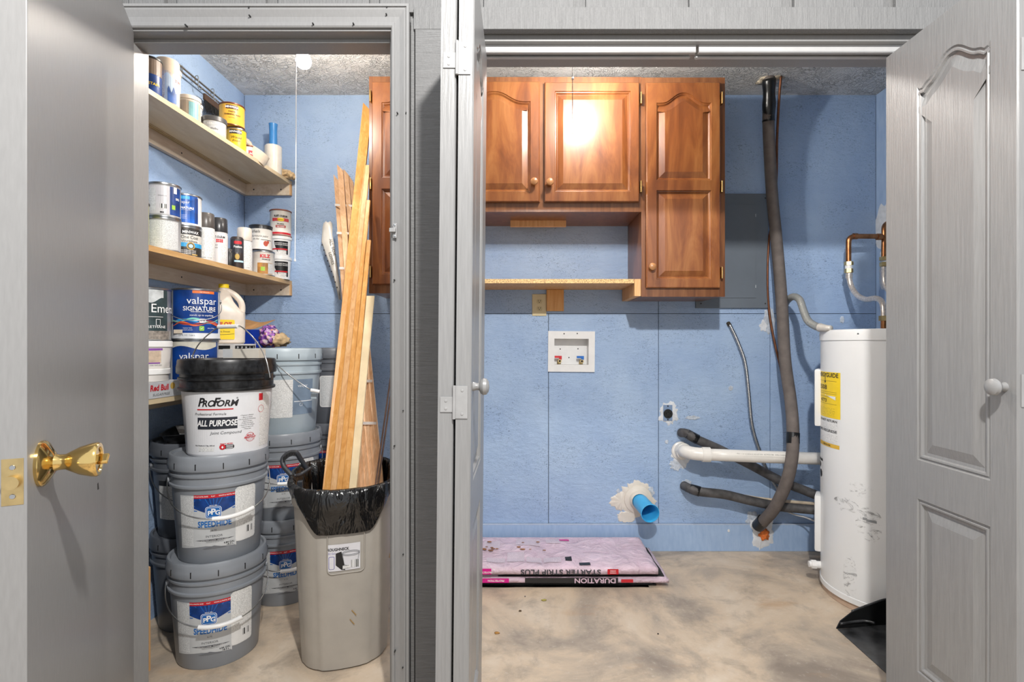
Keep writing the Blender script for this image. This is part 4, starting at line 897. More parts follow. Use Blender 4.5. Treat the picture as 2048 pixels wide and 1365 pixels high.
# hand saw handle
t = thing('saw_handle', 'cream wooden saw handle sloping behind the tape roll', 'handle', (-1.318, 2.57, Z1))
poly = [(-.062, .150), (-.040, .160), (-.028, .140), (-.012, .134), (.002, .120), (-.006, .100), (.004, .080), (.030, .062), (.050, .040), (.046, .012), (.020, .004), (-.010, .020), (-.035, .060), (-.052, .100)]
bm = prism(NB(), poly, -.011, .011, 'y'); bmesh.ops.bevel(bm, geom=list(bm.edges), offset=.004, segments=2, affect='EDGES')
ob('grip', xf(bm, Matrix.Rotation(-.35, 4, 'Z')), mat('cream_wood', '#dcc3a0', .5, nz=.05), t, smooth=True)
ob('bolt', xf(L([(0, -.013), (.006, -.013), (.006, .013), (0, .013)], 14), Matrix.Translation((-.045, 0, .140)) @ Matrix.Rotation(pi/2, 4, 'X')), BRASSD, t)
# masking tape roll, tilted over the edge
t = thing('tape_roll', 'cream masking tape roll leaning over the upper shelf edge', 'tape', (-1.262, 2.50, Z1+.034))
M_ = Matrix.Rotation(radians(28), 4, 'Y') @ Matrix.Rotation(radians(-8), 4, 'X')
ob('tape', xf(L([(.040, -.024), (.058, -.024), (.059, 0), (.058, .024), (.040, .024), (.040, -.024)], 44), M_), mat('cream_tape', '#ddd0bd', .6, nz=.05), t, smooth=True)
ob('core', xf(L([(.038, -.0245), (.0402, -.0245), (.0402, .0245), (.038, .0245), (.038, -.0245)], 44), M_), mat('cardboard_core', '#b8793e', .7), t, smooth=True)
t = thing('caulk_roll', 'small cream roll lying on top of the masking tape', 'tape', (-1.30, 2.50, Z1+.082))
ob('roll', xf(L([(.008, -.02), (.022, -.02), (.022, .02), (.008, .02), (.008, -.02)], 24), Matrix.Rotation(1.2, 4, 'X')), mat('cream_tape', '#ddd0bd', .6, nz=.05), t, smooth=True)
# stretch wrap with blue handle
X_, D_ = -1.262, 2.685
t = thing('stretch_wrap_roll', 'white stretch wrap roll with upright blue handle', 'wrap', (X_, D_, Z1))
ob('film', L([(0, 0), (.040, .0), (.041, .004), (.041, .142), (.036, .147), (0, .147)], 36), mat('white_film', '#e2ddd4', .25, nz=.03), t, smooth=True)
ob('handle', L([(0, .147), (.020, .147), (.0195, .175), (.0185, .215), (.020, .25), (.0215, .259), (0, .259)], 28), mat('blue_handle', '#3d86c9', .35, nz=.05), t, smooth=True)
t = thing('work_gloves', 'crumpled cream cloth gloves at far end of upper shelf', 'gloves', (-1.238, 2.745, Z1))
bm = NB(); bmesh.ops.create_icosphere(bm, subdivisions=4, radius=1)
for v in bm.verts:
    n = v.co.copy(); k = 1+.35*noise.noise(n*2.3)+.15*noise.noise(n*6); v.co = Vector((n.x*.052*k, n.y*.040*k, max(n.z, -.75)*.026*k+.020))
ob('cloth', bm, mat('cream_cloth', '#cdb28a', .8, nz=.15, sc=60, bump=.5), t, smooth='all')
for i, (dx, dy) in enumerate([(.045, -.012), (.052, .006), (.040, .022)]): ob('finger', T([(dx-.03, dy, .022), (dx-.01, dy, .020), (dx+.008, dy*1.2, .004)], .009, seg=10), mat('cream_cloth', '#cdb28a', .8), t, smooth='all')
# wire rack with brush above the upper shelf
t = thing('wall_rack', 'wire hanging rail with hooks above the upper shelf', 'rack', (0, 0, 0))
yr0, yr1 = 2.22, 2.60
for zz in (2.283, 2.262): ob('rail', T([(WL+.028, yr0, zz), (WL+.028, yr1, zz-.004)], .004, k=0, seg=8), mat('aged_steel_rail', '#8f8578', .35, .8), t, smooth=True)
for yy in (2.24, 2.58): ob('bracket', B(WL+.0005, WL+.030, yy-.004, yy+.004, 2.256, 2.290, .001), STEEL, t)
for yy in (2.34, 2.46): ob('hook', T([(WL+.022, yy, 2.268), (WL+.022, yy, 2.292), (WL+.030, yy, 2.298), (WL+.036, yy, 2.29), (WL+.036, yy, 2.245), (WL+.046, yy, 2.235), (WL+.054, yy, 2.245)], .002, seg=6), STEEL, t, smooth='all')
t = thing('counter_brush', 'black bristled brush hanging from the wire rail', 'brush', (WL+.046, 2.46, 2.243))
ob('back', B(-.006, .006, -.095, .095, -.040, -.010, .004), mat('dark_wood', '#4a3524', .5), t); bm = NB(); random.seed(3)
for i in range(420):
    x, y = random.uniform(-.005, .005), random.uniform(-.09, .09); dx, dy = random.uniform(-.014, .014), random.uniform(-.02, .02); l_ = random.uniform(.045, .062)
    a, b, c = bm.verts.new((x-.0008, y, -.040)), bm.verts.new((x+.0008, y+.0008, -.040)), bm.verts.new((x+dx, y+dy, -.040-l_)); bm.faces.new((a, b, c))
ob('bristles', bm, BLACKP, t, kind='stuff', rec=False); ob('hanging_loop', T([(0, 0, -.012), (0, .006, .0), (0, 0, .006), (0, -.006, 0), (0, 0, -.012)], .0012, seg=6), STEEL, t)
# ---- lower shelf heap
def carton(label, x0, x1, y0, y1, z0, z1, m, name='carton', rz=0, cat='box', group=None):
    t = thing(name, label, cat, ((x0+x1)/2, (y0+y1)/2, z0), rz, group); w2, d2_ = (x1-x0)/2, (y1-y0)/2
    ob('box_body', B(-w2, w2, -d2_, d2_, 0, z1-z0-.0015, .0008), m, t); return t, w2, d2_
x0, x1 = WL+.03, xe(1.83)+.002
t, w2, d2_ = carton('cut down soda carton with red lettering on lower shelf', x0, x1, 1.715, 1.945, Z3+.0005, Z3+.058, mat('silver_carton', '#c5c7cb', .4, nz=.02), rz=-.039)
mp = planemap((w2, 0, 0), (0, 1, 0), (0, 0, 1))
mp = planemap((w2, 0, 0), (0, 1, 0), (0, 0, 1))
decal(t, mp, [(-.115, .002, .055), (-.088, .002, .055), (-.070, .03, .055), (-.0699, .0549, .055)], mat('sky_print', '#2f86c6', .4), .0005, 'label')
letter(t, mp, 'Red', -.026, .035, .028, RINK, .03, .1, .95); letter(t, mp, 'Bull', .022, .035, .028, RINK, .03, .1, .95); letter(t, mp, 'SUGARFREE', .006, .012, .0125, GINK, 0, .2, 1.25); decal(t, mp, disc(.062, .038, .012), mat('gold_print', '#c3a150', .5), .0006, 'badge')
letter(t, mp, '24', -.098, .038, .012, WINK, .02); letter(t, mp, 'CT', -.098, .022, .012, WINK, .02)
CR = mat('cream_tub', '#dfdbd6', .35, nz=.02)
tub('round cream tub standing inside the soda carton', -1.335, 1.845, Z3+.057, .080, .044, CR, WHITE, None, lidh=.014, taper=.96, group='cream tubs near the door jamb') if False else tub('round cream tub on the soda carton, lower of two', -1.330, 1.850, Z3+.0575, .080, .044, CR, WHITE, None, lidh=.016, taper=.96, group='cream tubs near the door jamb')
def f_cream(t, mp, h):
    decal(t, mp, cols(-.11, .062, lambda q: .060+.004*q, lambda q: .071+.0*q, 16), mat('violet_print', '#8a52a8', .4), .0006, 'band'); decal(t, mp, cols(-.07, .056, .020, .062, 14), mat('peeled_cream_paper', '#cdb8a2', .7, nz=.12, sc=60), .001, 'torn_label')
    decal(t, mp, (.0, .052, .018, .022), mat('violet_print', '#8a52a8', .4), .0014, 'band'); letter(t, mp, 'MIEL NATUREL', .040, .012, .006, GINK); letter(t, mp, 'Natural', -.03, .013, .006, GINK)
tub('round cream tub with violet bands and torn label, upper of two', -1.330, 1.850, Z3+.1020, .086, .096, CR, WHITE, f_cream, lidh=.017, taper=.93, group='cream tubs near the door jamb')
GC = mat('silver_gallon_can', '#a9a8a6', .35, .6, nz=.1)
def f_eme(t, mp, h):
    decal(t, mp, (-.12, .09, .004, .036), mat('grainy_grey_tape', '#8d857c', .6, nz=.3, sc=90), .0009, 'tape')
    b = decal(t, mp, (-.12, .080, .036, h-.006), mat('dark_green_label', '#2f4043', .4, nz=.2), .0005, 'label'); letter(b, mp, 'Emerald', .084, .115, .044, WINK, -.0, sx=.9); letter(b, mp, 'URETHANE', .034, .050, .013, WINK, 0, 0, 1.1)
    decal(b, mp, cols(.0, .062, lambda q: .145-.01*sin(q*5), h-.008, 8), mat('pale_paint_smear', '#c9ced0', .6, nz=.2), .001, 'paint_smear'); decal(b, mp, (.035, .050, .055, .078), WINK, .001, 'badge'); decal(b, mp, (.0365, .0485, .0565, .0765), mat('dark_green_label', '#2f4043', .4, nz=.2), .0015, 'badge'); decal(b, mp, (-.02, .06, .085, .0865), WINK, .001, 'print_line')
metal_can('dark green gallon can with white lettering on the cream tubs', -1.362, 1.902, Z3+.1985, .083, .19, GC, f_eme, group='gallon cans on the lower shelf')
def f_vals(t, mp, h, low=False):
    b = decal(t, mp, cols(-.082, .10, .026, h-.006, 24), mat('deep_blue_label', '#0f3f8c', .38, nz=.25, sc=14), .0005, 'label')
    if low:
        decal(b, mp, cols(-.08, .09, lambda q: h-.030+.008*sin(q*7), h-.006, 14), mat('cream_drip', '#d9d5c6', .6, nz=.1), .001, 'paint_drip'); letter(b, mp, 'valspar', .002, h-.062, .036, WINK, 0); letter(b, mp, 'SIGNATURE', .004, h-.100, .024, WINK, .01); return
    decal(b, mp, (-.002, .075, h-.018, h-.008), mat('orange_print', '#e9762f', .5), .001, 'band'); letter(b, mp, 'high hiding paint', .038, h-.013, .005, WINK, lift=.002)
    letter(b, mp, 'valspar', .032, h-.047, .038, WINK, 0); letter(b, mp, 'SIGNATURE', .024, h-.077, .023, WINK, .012, sx=.95); letter(b, mp, 'HIGH HIDING PAINT + PRIMER', .030, h-.088, .0055, WINK, .02)
    letter(b, mp, 'stands up to anything', .030, h-.101, .0095, WINK, 0, .15)
    for i, (c, d) in enumerate([('#35a5e0', .0), ('#c8453f', -.005), ('#7fd0c0', .005), ('#e0653f', -.009)]):
        decal(b, mp, cols(-.08, .095, lambda q, i=i, d=d: .066+d+.006*sin(q*(6+2*i)+i*1.7), lambda q, i=i, d=d: .0675+d+.006*sin(q*(6+2*i)+i*1.7)+.006*abs(sin(q*5+i)), 26), mat('swirl_'+c[1:], c, .4), .0009+.0002*i, 'swirl')
    decal(b, mp, rrect(.020, .042, .064, .080, .004), WLBL, .002, 'badge'); letter(b, mp, '10 YR', .031, .0725, .007, GINK, .02, lift=.003); g2 = decal(b, mp, rrect(.020, .036, .034, .052, .003), mat('leaf_green_print', '#8ec54a', .5), .002, 'badge'); letter(g2, mp, '\u2713', .028, .043, .011, WINK, .02, lift=.003)
    letter(b, mp, 'Interior Satin', -.018, .044, .0058, WINK, lift=.0016); letter(b, mp, 'acabado satinado', -.018, .037, .005, WINK, lift=.0016); letter(b, mp, 'Ultra White', .062, .044, .0058, WINK, lift=.0016); letter(t, mp, '124 FL OZ / 3.66 L', -.022, .017, .0075, GINK)
VX, VY = -1.272, 2.062
metal_can('blue gallon can with cream drips, under the blue gallon', VX-.006, VY, Z3, .083, .203, mat('pale_can', '#cfd2d6', .4), lambda t, mp, h: f_vals(t, mp, h, True), off=-.05, group='gallon cans on the lower shelf')
vt, vmp = metal_can('deep blue gallon can with an orange strip and wire bail', VX+.006, VY-.01, Z3+.204, .083, .194, mat('pale_can', '#cfd2d6', .4), f_vals, off=-.12, group='gallon cans on the lower shelf')
fv = face(VX, VY)-.12; pts = []
for i in range(15):
    q = -pi/2+pi*i/14; r = .085+.022*cos(q); pts.append((r*sin(fv+.05+q), -r*cos(fv+.05+q), .150-.078*cos(q)**.8 if cos(q) > 0 else .150))
ob('bail', T(pts, .0016, k=3, seg=6), WIRE, vt, smooth='all')
for s_ in (-1, 1): q = fv+.05+s_*pi/2; ob('ear', xf(L([(0, 0), (.010, 0), (.008, .005), (0, .006)], 16), Matrix.Translation((.080*sin(q), -.080*cos(q), .150)) @ Matrix.Rotation(q, 4, 'Z') @ Matrix.Rotation(pi/2, 4, 'X')), STEEL, vt)
ob('tag', B(-.0185, .0185, -.0008, .0008, -.022, -.008), mat('cream_paper', '#d8cbb8', .7), vt, loc=(.0855*sin(fv-.62), -.0855*cos(fv-.62), .046)).rotation_euler = (0, 0, fv-.62)
# cartons behind, milk jug
t, w2, d2_ = carton('white carton with black symbols under the plastic jug', WL+.03, xe(2.35)+.004, 2.255, 2.445, Z3+.0005, 1.103, mat('white_card', '#d9d6d3', .6))
mp = planemap((0, -d2_, 0), (1, 0, 0), (0, 0, 1)); mp2 = planemap((w2, 0, 0), (0, 1, 0), (0, 0, 1))
decal(t, mp2, (-.085, .085, .165, .181), INK, .0006, 'band'); decal(t, mp, (-.09, .09, .165, .181), INK, .0006, 'band')
for i, s_ in enumerate(['DS', 'JO', 'X4', '8', 'B']): letter(t, mp2, s_, -.064+.034*i, .1725, .011, WINK, .03)
t = thing('plastic_jug', 'translucent plastic gallon jug with yellow cap and label', 'jug', (-1.312, 2.35, 1.103), rz=face(-1.31, 2.35))
def sq(hw, hd, z, n=32, e=4.0, ox=0): return [(ox+hw*(abs(cos(a))**(2/e))*(1 if cos(a) > 0 else -1), hd*(abs(sin(a))**(2/e))*(1 if sin(a) > 0 else -1), z) for a in (2*pi*i/n for i in range(n))]
def loft(rings, cap=True):
    bm = NB(); V = [[bm.verts.new(p) for p in r] for r in rings]
    for a, b in zip(V, V[1:]):
        for i in range(len(a)): bm.faces.new((a[i], a[(i+1)%len(a)], b[(i+1)%len(b)], b[i]))
    if cap: bm.faces.new(V[0][::-1]); bm.faces.new(V[-1])
    return bm
JUG = mat('cloudy_polyethylene', '#ded2c5', .35, nz=.04, bump=.1)
ob('body', loft([sq(.066, .066, 0), sq(.072, .072, .006), sq(.073, .073, .10), sq(.073, .073, .135), sq(.060, .071, .155, ox=-.010), sq(.046, .064, .185, ox=-.018), sq(.032, .046, .215, ox=-.016, e=3), sq(.022, .024, .236, e=2, ox=-.012), sq(.019, .019, .240, e=2, ox=-.012), sq(.019, .019, .252, e=2, ox=-.012)]), JUG, t, smooth=True)
ob('grip', T([(.052, -.01, .118), (.060, -.012, .150), (.056, -.012, .185), (.034, -.010, .215), (.008, -.006, .232), (-.006, -.004, .236)], .0135, seg=14), JUG, t, smooth='all')
ob('cap', L([(0, 0), (.021, 0), (.021, .015), (.019, .017), (0, .017)], 28), YEL, t, smooth=True, loc=(-.012, 0, .248))
mp = planemap((0, -.0735, 0), (1, 0, 0), (0, 0, 1)); l = decal(t, mp, rrect(-.064, .030, .018, .104, .006), YEL, .0006, 'label')
letter(l, mp, "MILO'S", -.012, .083, .026, RINK, .04, .15, .8); letter(l, mp, 'Extra Sweet', -.014, .052, .011, INK, 0, .1); decal(l, mp, cols(-.06, .028, lambda q: .042-.004*sin(pi*q), lambda q: .0435-.004*sin(pi*q), 8), INK, .001, 'print_line')
t, w2, d2_ = carton('plain brown carton at the far end of lower shelf', WL+.02, xe(2.6)-.002, 2.50, 2.76, Z3+.0005, 1.083, mat('brown_card', '#a58560', .8))
t, w2, d2_ = carton('blue tin beside the jug, sheet of brown card on top', -1.43, xe(2.6)-.022, 2.53, 2.66, 1.0835, 1.172, mat('cobalt_tin', '#1538a0', .35, nz=.1)); letter(t, planemap((w2-.03, -d2_, 0), (1, 0, 0), (0, 0, 1)), 'L7', .008, .022, .018, WINK)
t = thing('cardboard_flap', 'loose bent sheet of brown cardboard on the blue tin', 'cardboard', (-1.335, 2.60, 1.172), rz=.1)
bm = NB(); G = [[bm.verts.new((-.10+.20*i/8, -.07+.12*j/5, .002+.045*(j/5)+.008*sin(i*.9)+.018*(i/8)**2*(1-j/5))) for j in range(6)] for i in range(9)]
for i in range(8):
    for j in range(5): bm.faces.new((G[i][j], G[i+1][j], G[i+1][j+1], G[i][j+1]))
o_ = ob('sheet', bm, mat('orange_brown_card', '#c99a68', .8), t, rec=False); m_ = o_.modifiers.new('thickness', 'SOLIDIFY'); m_.thickness = .0025
t = thing('floral_bag', 'crumpled purple patterned plastic bag over pale pail rim', 'bag', (-1.218, 2.555, 1.0835))
v_ = NT('floral_plastic'); vv = v_.n('TexVoronoi', {'Vector': v_.co(), 'Scale': 95}).outputs['Color']; hs = v_.n('SeparateXYZ', {0: vv})
fl = v_.out(v_.ramp(hs.outputs[0], [(.15, lin('#5c2f86')), (.4, lin('#b06bc4')), (.55, lin('#dcd2d4')), (.75, lin('#c98a7a')), (.9, lin('#3a3560'))]), .4)
def lump(parent, name, m, c, s, seed, sub=4, amp=.3):
    bm = NB(); bmesh.ops.create_icosphere(bm, subdivisions=sub, radius=1)
    for v in bm.verts:
        n = v.co.copy(); k = 1+amp*noise.noise(n*2.1+Vector((seed, 0, 0)))+amp*.5*noise.noise(n*5.3+Vector((0, seed, 0))); v.co = Vector((c[0]+n.x*s[0]*k, c[1]+n.y*s[1]*k, c[2]+max(n.z, -.8)*s[2]*k))
    return ob(name, bm, m, parent, smooth='all')
lump(t, 'bag_body', fl, (0, 0, .052), (.042, .05, .055), 4); lump(t, 'bag_end', mat('cream_cloth', '#cdb28a', .8), (.050, .0, .035), (.045, .04, .034), 8)
t, w2, d2_ = carton('small beige box lying on the lid of joint compound', XX(446, 1.945), XX(517, 1.945), 1.945, 2.0, 1.0482, 1.084, mat('beige_card', '#cfc9bd', .7, nz=.03)); decal(t, planemap((0, -d2_, 0), (1, 0, 0), (0, 0, 1)), (-.066, -.030, .002, .034), LBL, .0006, 'label')
# soot coloured pan on the left pails
t = thing('roller_tray', 'dusty black roller tray lying on the left dark pails', 'tray', (-1.30, 2.11, .7245), rz=.35)
ob('tray_body', loft([sq(.085, .12, 0, e=6), sq(.100, .135, .035, e=6), sq(.106, .141, .036, e=6), sq(.106, .141, .032, e=6)], cap=False), DUSTB, t, smooth=True); ob('tray_floor', B(-.083, .083, -.118, .118, -.0, .002), DUSTB, t)
ob('paper', B(-.07, .05, -.13, .06, .037, .0385), LBL, t).rotation_euler = (.04, .08, .3)
# ================================================================ wood strip at the door jamb
t = tag(ob('wood_strip', hexa([(-1.262, 1.765, 0), (-1.247, 1.765, 0), (-1.247, 1.772, 0), (-1.262, 1.772, 0), (-1.258, 1.765, ZZ(1132, 1.77)), (-1.247, 1.765, ZZ(1135, 1.77)), (-1.247, 1.772, ZZ(1135, 1.77)), (-1.258, 1.772, ZZ(1132, 1.77))]), PINE), 'thin offcut strip of wood standing by the left jamb', 'wood strip')
# ================================================================ WASTE BIN with liner
BX, BY = -.6365, 1.912; BF = face(BX, BY)
def sup(a, n=2.7): return (abs(cos(a))**n+abs(sin(a))**n)**(-1/n)
def smst(x): x = min(max(x, 0), 1); return x*x*(3-2*x)
def binmod(a, z):
    q = (a+pi) % (2*pi)-pi; k = .955*sup(a+pi/4*0)
    f = smst((.56-abs(q))/.045); b = smst((.56-abs(abs(q)-pi))/.045); s_ = smst((.5-abs(abs(q)-pi/2))/.05)
    if z < .545: k *= 1+.028*(f+b)+.016*s_
    return k
t = thing('waste_bin', 'taupe plastic waste bin lined with a black bag, holding boards', 'waste bin', (BX, BY, 0), rz=BF)
ob('body', L([(0, .012), (.120, .012), (.140, .0), (.150, .006), (.152, .03), (.1655, .30), (.1755, .535), (.1760, .545), (.1840, .550), (.1865, .556), (.188, .590), (.1885, .606), (.186, .610), (.180, .610), (.176, .56), (.160, .30), (.146, .06), (0, .05)], 128, binmod), BINP, t, smooth=True)
def rb(v): return (.152+.0235*v/.535)*.955*1.03
mp = lambda u, v, l: Vector((u, -(rb(v)*sup(atan2(u, rb(v)))*cos(atan2(u, rb(v))))-l-.0015*(1-abs(u)/.1)-.001, v)); mp.step = .008
fr = NB()
for (rr_, l_) in (((-.056, .062, .335, .482), .0),):
    n = 40; pts = []
    x0, x1, z0, z1 = rr_; r_ = .016
    for (cx_, cz_, a0) in ((x1-r_, z0+r_, -pi/2), (x1-r_, z1-r_, 0), (x0+r_, z1-r_, pi/2), (x0+r_, z0+r_, pi)):
        for i in range(6): pts.append((cx_+r_*cos(a0+pi/2*i/5), cz_+r_*sin(a0+pi/2*i/5)))
    pp = [mp(u, v, .001) for u, v in pts]; tube(fr, pp+[pp[0]], .0022, seg=8, k=0, caps=False)
ob('panel_rim', fr, BINP, t, smooth='all')
lb = decal(t, mp, (-.054, .048, .345, .435), mat('white_sticker', '#dcdbdf', .5, nz=.03), .001, 'sticker')
letter(lb, mp, 'ROUGHNECK', -.022, .418, .013, INK, .03, sx=.85, lift=.002); decal(lb, mp, [(-.030, .365, .405), (-.012, .348, .41), (.0, .346, .346)], INK, .0016, 'black_shape')
letter(lb, mp, '32 Gal.', -.042, .405, .009, mat('violet_ink', '#4b3f9a', .5)); decal(lb, mp, (.018, .044, .352, .378), BARC, .0018, 'barcode'); decal(lb, mp, (-.008, .016, .350, .362), FPB, .0018, 'fine_print')
for (u, v, ru, rv) in ((.018, .404, .028, .007), (.018, .400, .028, .007)):
    bm = NB(); tube(bm, [mp(u+ru*cos(2*pi*i/20), v+rv*sin(2*pi*i/20), .0022) for i in range(21)], .0006, seg=4, k=0, caps=False); ob('bin_drawing', bm, GINK, lb)
bm = NB(); tube(bm, [mp(-.009, .402, .0022), mp(-.003, .365, .0022), mp(.006, .360, .0022)], .0006, seg=4, k=0); tube(bm, [mp(.045, .402, .0022), mp(.041, .380, .0022)], .0006, seg=4, k=0); ob('bin_drawing', bm, GINK, lb)
decal(lb, mp, rrect(-.052, -.034, .352, .395, .004), mat('violet_ink', '#4b3f9a', .5), .0014, 'frame'); decal(lb, mp, rrect(-.0505, -.0355, .3535, .3935, .003), mat('white_sticker', '#dcdbdf', .5, nz=.03), .0018, 'frame')
for (u, v) in ((.028, .195), (.022, .165)):
    ob('scuff', xf(B(-.0010, .0010, -.0006, .0006, -.012, .012), Matrix.Translation(mp(u, v, .0008)) @ Matrix.Rotation(-.65, 4, 'Y')), mat('ochre_scuff', '#a5803d', .6), t)
# liner
BAG = NT('black_liner_film'); bn = BAG.noise(BAG.co((1, 1, .35)), 18, 4, .5, 1.2); BAGM = BAG.out(lin('#0d0d0e'), .17, BAG.bump(bn, .8, .02), Specular_IOR_Level=.65)
bm = NB(); n = 132; R_ = []
def skirt(q):
    q = abs(q+.02)
    return .145 if q < .42 else .145-.115*smst((q-.42)/.5) if q < .92 else .030+.012*sin(q*9)
for key in range(15):
    ring = []
    for i in range(n):
        a = 2*pi*i/n; q = (a+pi) % (2*pi)-pi; zt = .619+.040*(1-cos(q))/2; k = .955*sup(a)
        w1 = noise.noise(Vector((cos(a)*5, sin(a)*5, key*.25)))*.5+noise.noise(Vector((cos(a)*14, sin(a)*14, key*.12+5)))*.5
        if key < 6:
            f = key/5; r = (.118+.056*f**.6)*(1+w1*.20*(1-.5*f)); z = .28+(zt-.012-.28)*f
        elif key == 6: r = .183*(1+w1*.012); z = zt+w1*.003
        elif key == 7: r = .193*(1+w1*.012); z = zt-.003+w1*.004
        else:
            f = (key-7)/7; r = .1965+.004*sin(f*pi)+w1*.0045*f; z = zt-.004-skirt(q)*f-(.619+.04*(1-cos(q))/2-.619)*.0
            if z < .545 and abs(q) < 1: r = max(r-.006*smst((.56-z)/.04), .1865)
        ring.append(bm.verts.new((r*k*sin(a), -r*k*cos(a), z)))
    R_.append(ring)
for a, b in zip(R_, R_[1:]):
    for i in range(n): bm.faces.new((a[i], a[(i+1)%n], b[(i+1)%n], b[i]))
bm.faces.new(R_[0][::-1])
o_ = ob('bag_liner', bm, BAGM, t, smooth='all', rec=False)
# clamp handle on the left rim
t2_ = t; Mi = (Matrix.Translation((BX, BY, 0)) @ Matrix.Rotation(BF, 4, 'Z')).inverted()
def bp(px, py, D): return Mi @ P(px, py, D)
hm = mat('charcoal_handle', '#2d3036', .45, nz=.15)
h = ob('clamp_handle', T([bp(592, 975, 1.86), bp(583, 952, 1.87), bp(568, 934, 1.88), bp(566, 918, 1.89), bp(578, 907, 1.90), bp(592, 906, 1.91), bp(602, 920, 1.92), bp(614, 938, 1.93)], .0085, seg=12), hm, t, smooth='all')
ob('cross_bar', T([bp(588, 952, 1.86), bp(600, 950, 1.89), bp(622, 936, 1.93)], .0065, seg=10), hm, h, smooth='all')
ob('clamp', B(-.020, .020, -.010, .010, -.05, .0, .004), hm, h, loc=bp(594, 962, 1.875))
for i in range(11):
    f = i/10; c = bp(567+24*f, 919-12*sin(f*pi*.62), 1.885+.02*f); ob('rib', B(-.0012, .0012, -.010, .010, -.009, .009), BLACKP, h, loc=c)
# ================================================================ BOARDS leaning in the bin
def board(name, label, pl, pr, yb_, Db, tl, tr_, yt, Dt, th_, m, group, cat='board', ext=.30, skew=0):
    a, b = P(pl, yb_, Db), P(pr, yb_, Db); c, d = P(tl, yt, Dt), P(tr_, yt+skew, Dt)
    k = (a.z-(a.z-ext))/(c.z-a.z); a2 = a+(a-c)*k; b2 = b+(b-d)*k; off = Vector((0, th_, 0))
    o = ob(name, hexa([a2, b2, b2+off, a2+off, c, d, d+off, c+off]), m); bv = o.modifiers.new('softened', 'BEVEL'); bv.width = .0012; bv.segments = 1
    return tag(o, label, cat, group)
G1 = 'long boards standing in the bin'
def lean(i, yt):
    D = 2.4
    for _ in range(30): D = 2.035-.016*i+.366*(ZZ(yt, D)-.66)
    return D
for i, (pl_, pr_, tl_, tr2, yt, m_, sk, lab) in enumerate((
        (651, 668, 726, 743, 205, FIR, 18, 'tall golden board reaching highest, left of the tall cabinet'),
        (667, 680, 731, 740, 330, PINE, 0, 'golden board just right of the tallest one'),
        (679, 691, 733, 740, 400, FIR, 0, 'third golden board counted from the left, in the bin'),
        (690, 704, 734, 741, 480, FIR, 0, 'fourth golden board counted from the left, in the bin'),
        (703, 718, 733, 748, 592, mat('bare_pine', '#e3cda6', .5, nz=.08, sc=14), 0, 'palest board at the right of the golden boards'))):
    board('long_board', lab, pl_, pr_, 918, 2.035-.016*i, tl_, tr2, yt, lean(i, yt), .012, m_, G1, skew=sk)
t = thing('strip_bundle', 'strapped bundle of thin unfinished wood strips behind the boards', 'wood strips', (0, 0, 0))
tops = [(667, 676, 349), (674, 686, 329), (681, 690, 362), (687, 697, 338), (693, 700, 366), (698, 706, 352)]
def edge(px0, px1, y0, y1, y): return px0+(px1-px0)*(y-y0)/(y1-y0)
for i, (a, b, yt) in enumerate(tops):
    fb0 = 706+(760-706)*i/6; fb1 = 706+(760-706)*(i+1)/6+1
    A, B_, C_, D_ = P(fb0, 915, 2.055), P(fb1, 915, 2.05), P(a, yt, 2.745-.01*(i%2)), P(b, yt+12, 2.745-.01*(i%2))
    k = .33/(C_.z-A.z); A2 = A+(A-C_)*k; B2 = B_+(B_-D_)*k; off = Vector((0, .010, 0))
    ob('strip', hexa([A2, B2, B2+off, A2+off, C_, D_, D_+off, C_+off]), SHIMW, t)
for yy in (412, 468, 538, 762, 846):
    f = (yy-350)/(915-350); D = 2.735+(2.05-2.735)*f
    # depth along the bundle is linear in space, not in the picture
    zt_, zb_ = P(690, 350, 2.74).z, P(735, 915, 2.052).z
    for _ in range(8): z = ZZ(yy, D); u = (zt_-z)/(zt_-zb_); D = 2.74+(2.052-2.74)*u
    A, C_ = P(667, 349, 2.745), P(706, 915, 2.055); B_, D2 = P(706, 352, 2.745), P(761, 915, 2.05)
    l_ = A+(C_-A)*u; r_ = B_+(D2-B_)*u; o1 = Vector((0, -.013, 0)); o2 = Vector((0, -.0115, 0)); zz = Vector((0, 0, .0055))
    ob('strap', hexa([l_+o1-zz, r_+o1-zz, r_+o2-zz, l_+o2-zz, l_+o1+zz, r_+o1+zz, r_+o2+zz, l_+o2+zz]), mat('white_strap', '#e2ddd8', .5), t)
for i, (a, b) in enumerate((((749, 985, 1.90), (789, 700, 2.16)), ((754, 985, 1.905), (786, 760, 2.14)))):
    o = ob('thin_rod', T([P(*a)+Vector((-.008, -.02, -.15)), P(*a), P(*b)], .0035, k=0, seg=6), mat('brown_rod', '#6b5043', .6, nz=.2)); tag(o, ['longer thin brown rod leaning at right side of bin', 'shorter thin brown rod leaning at right side of bin'][i], 'rod', 'thin rods in the bin')
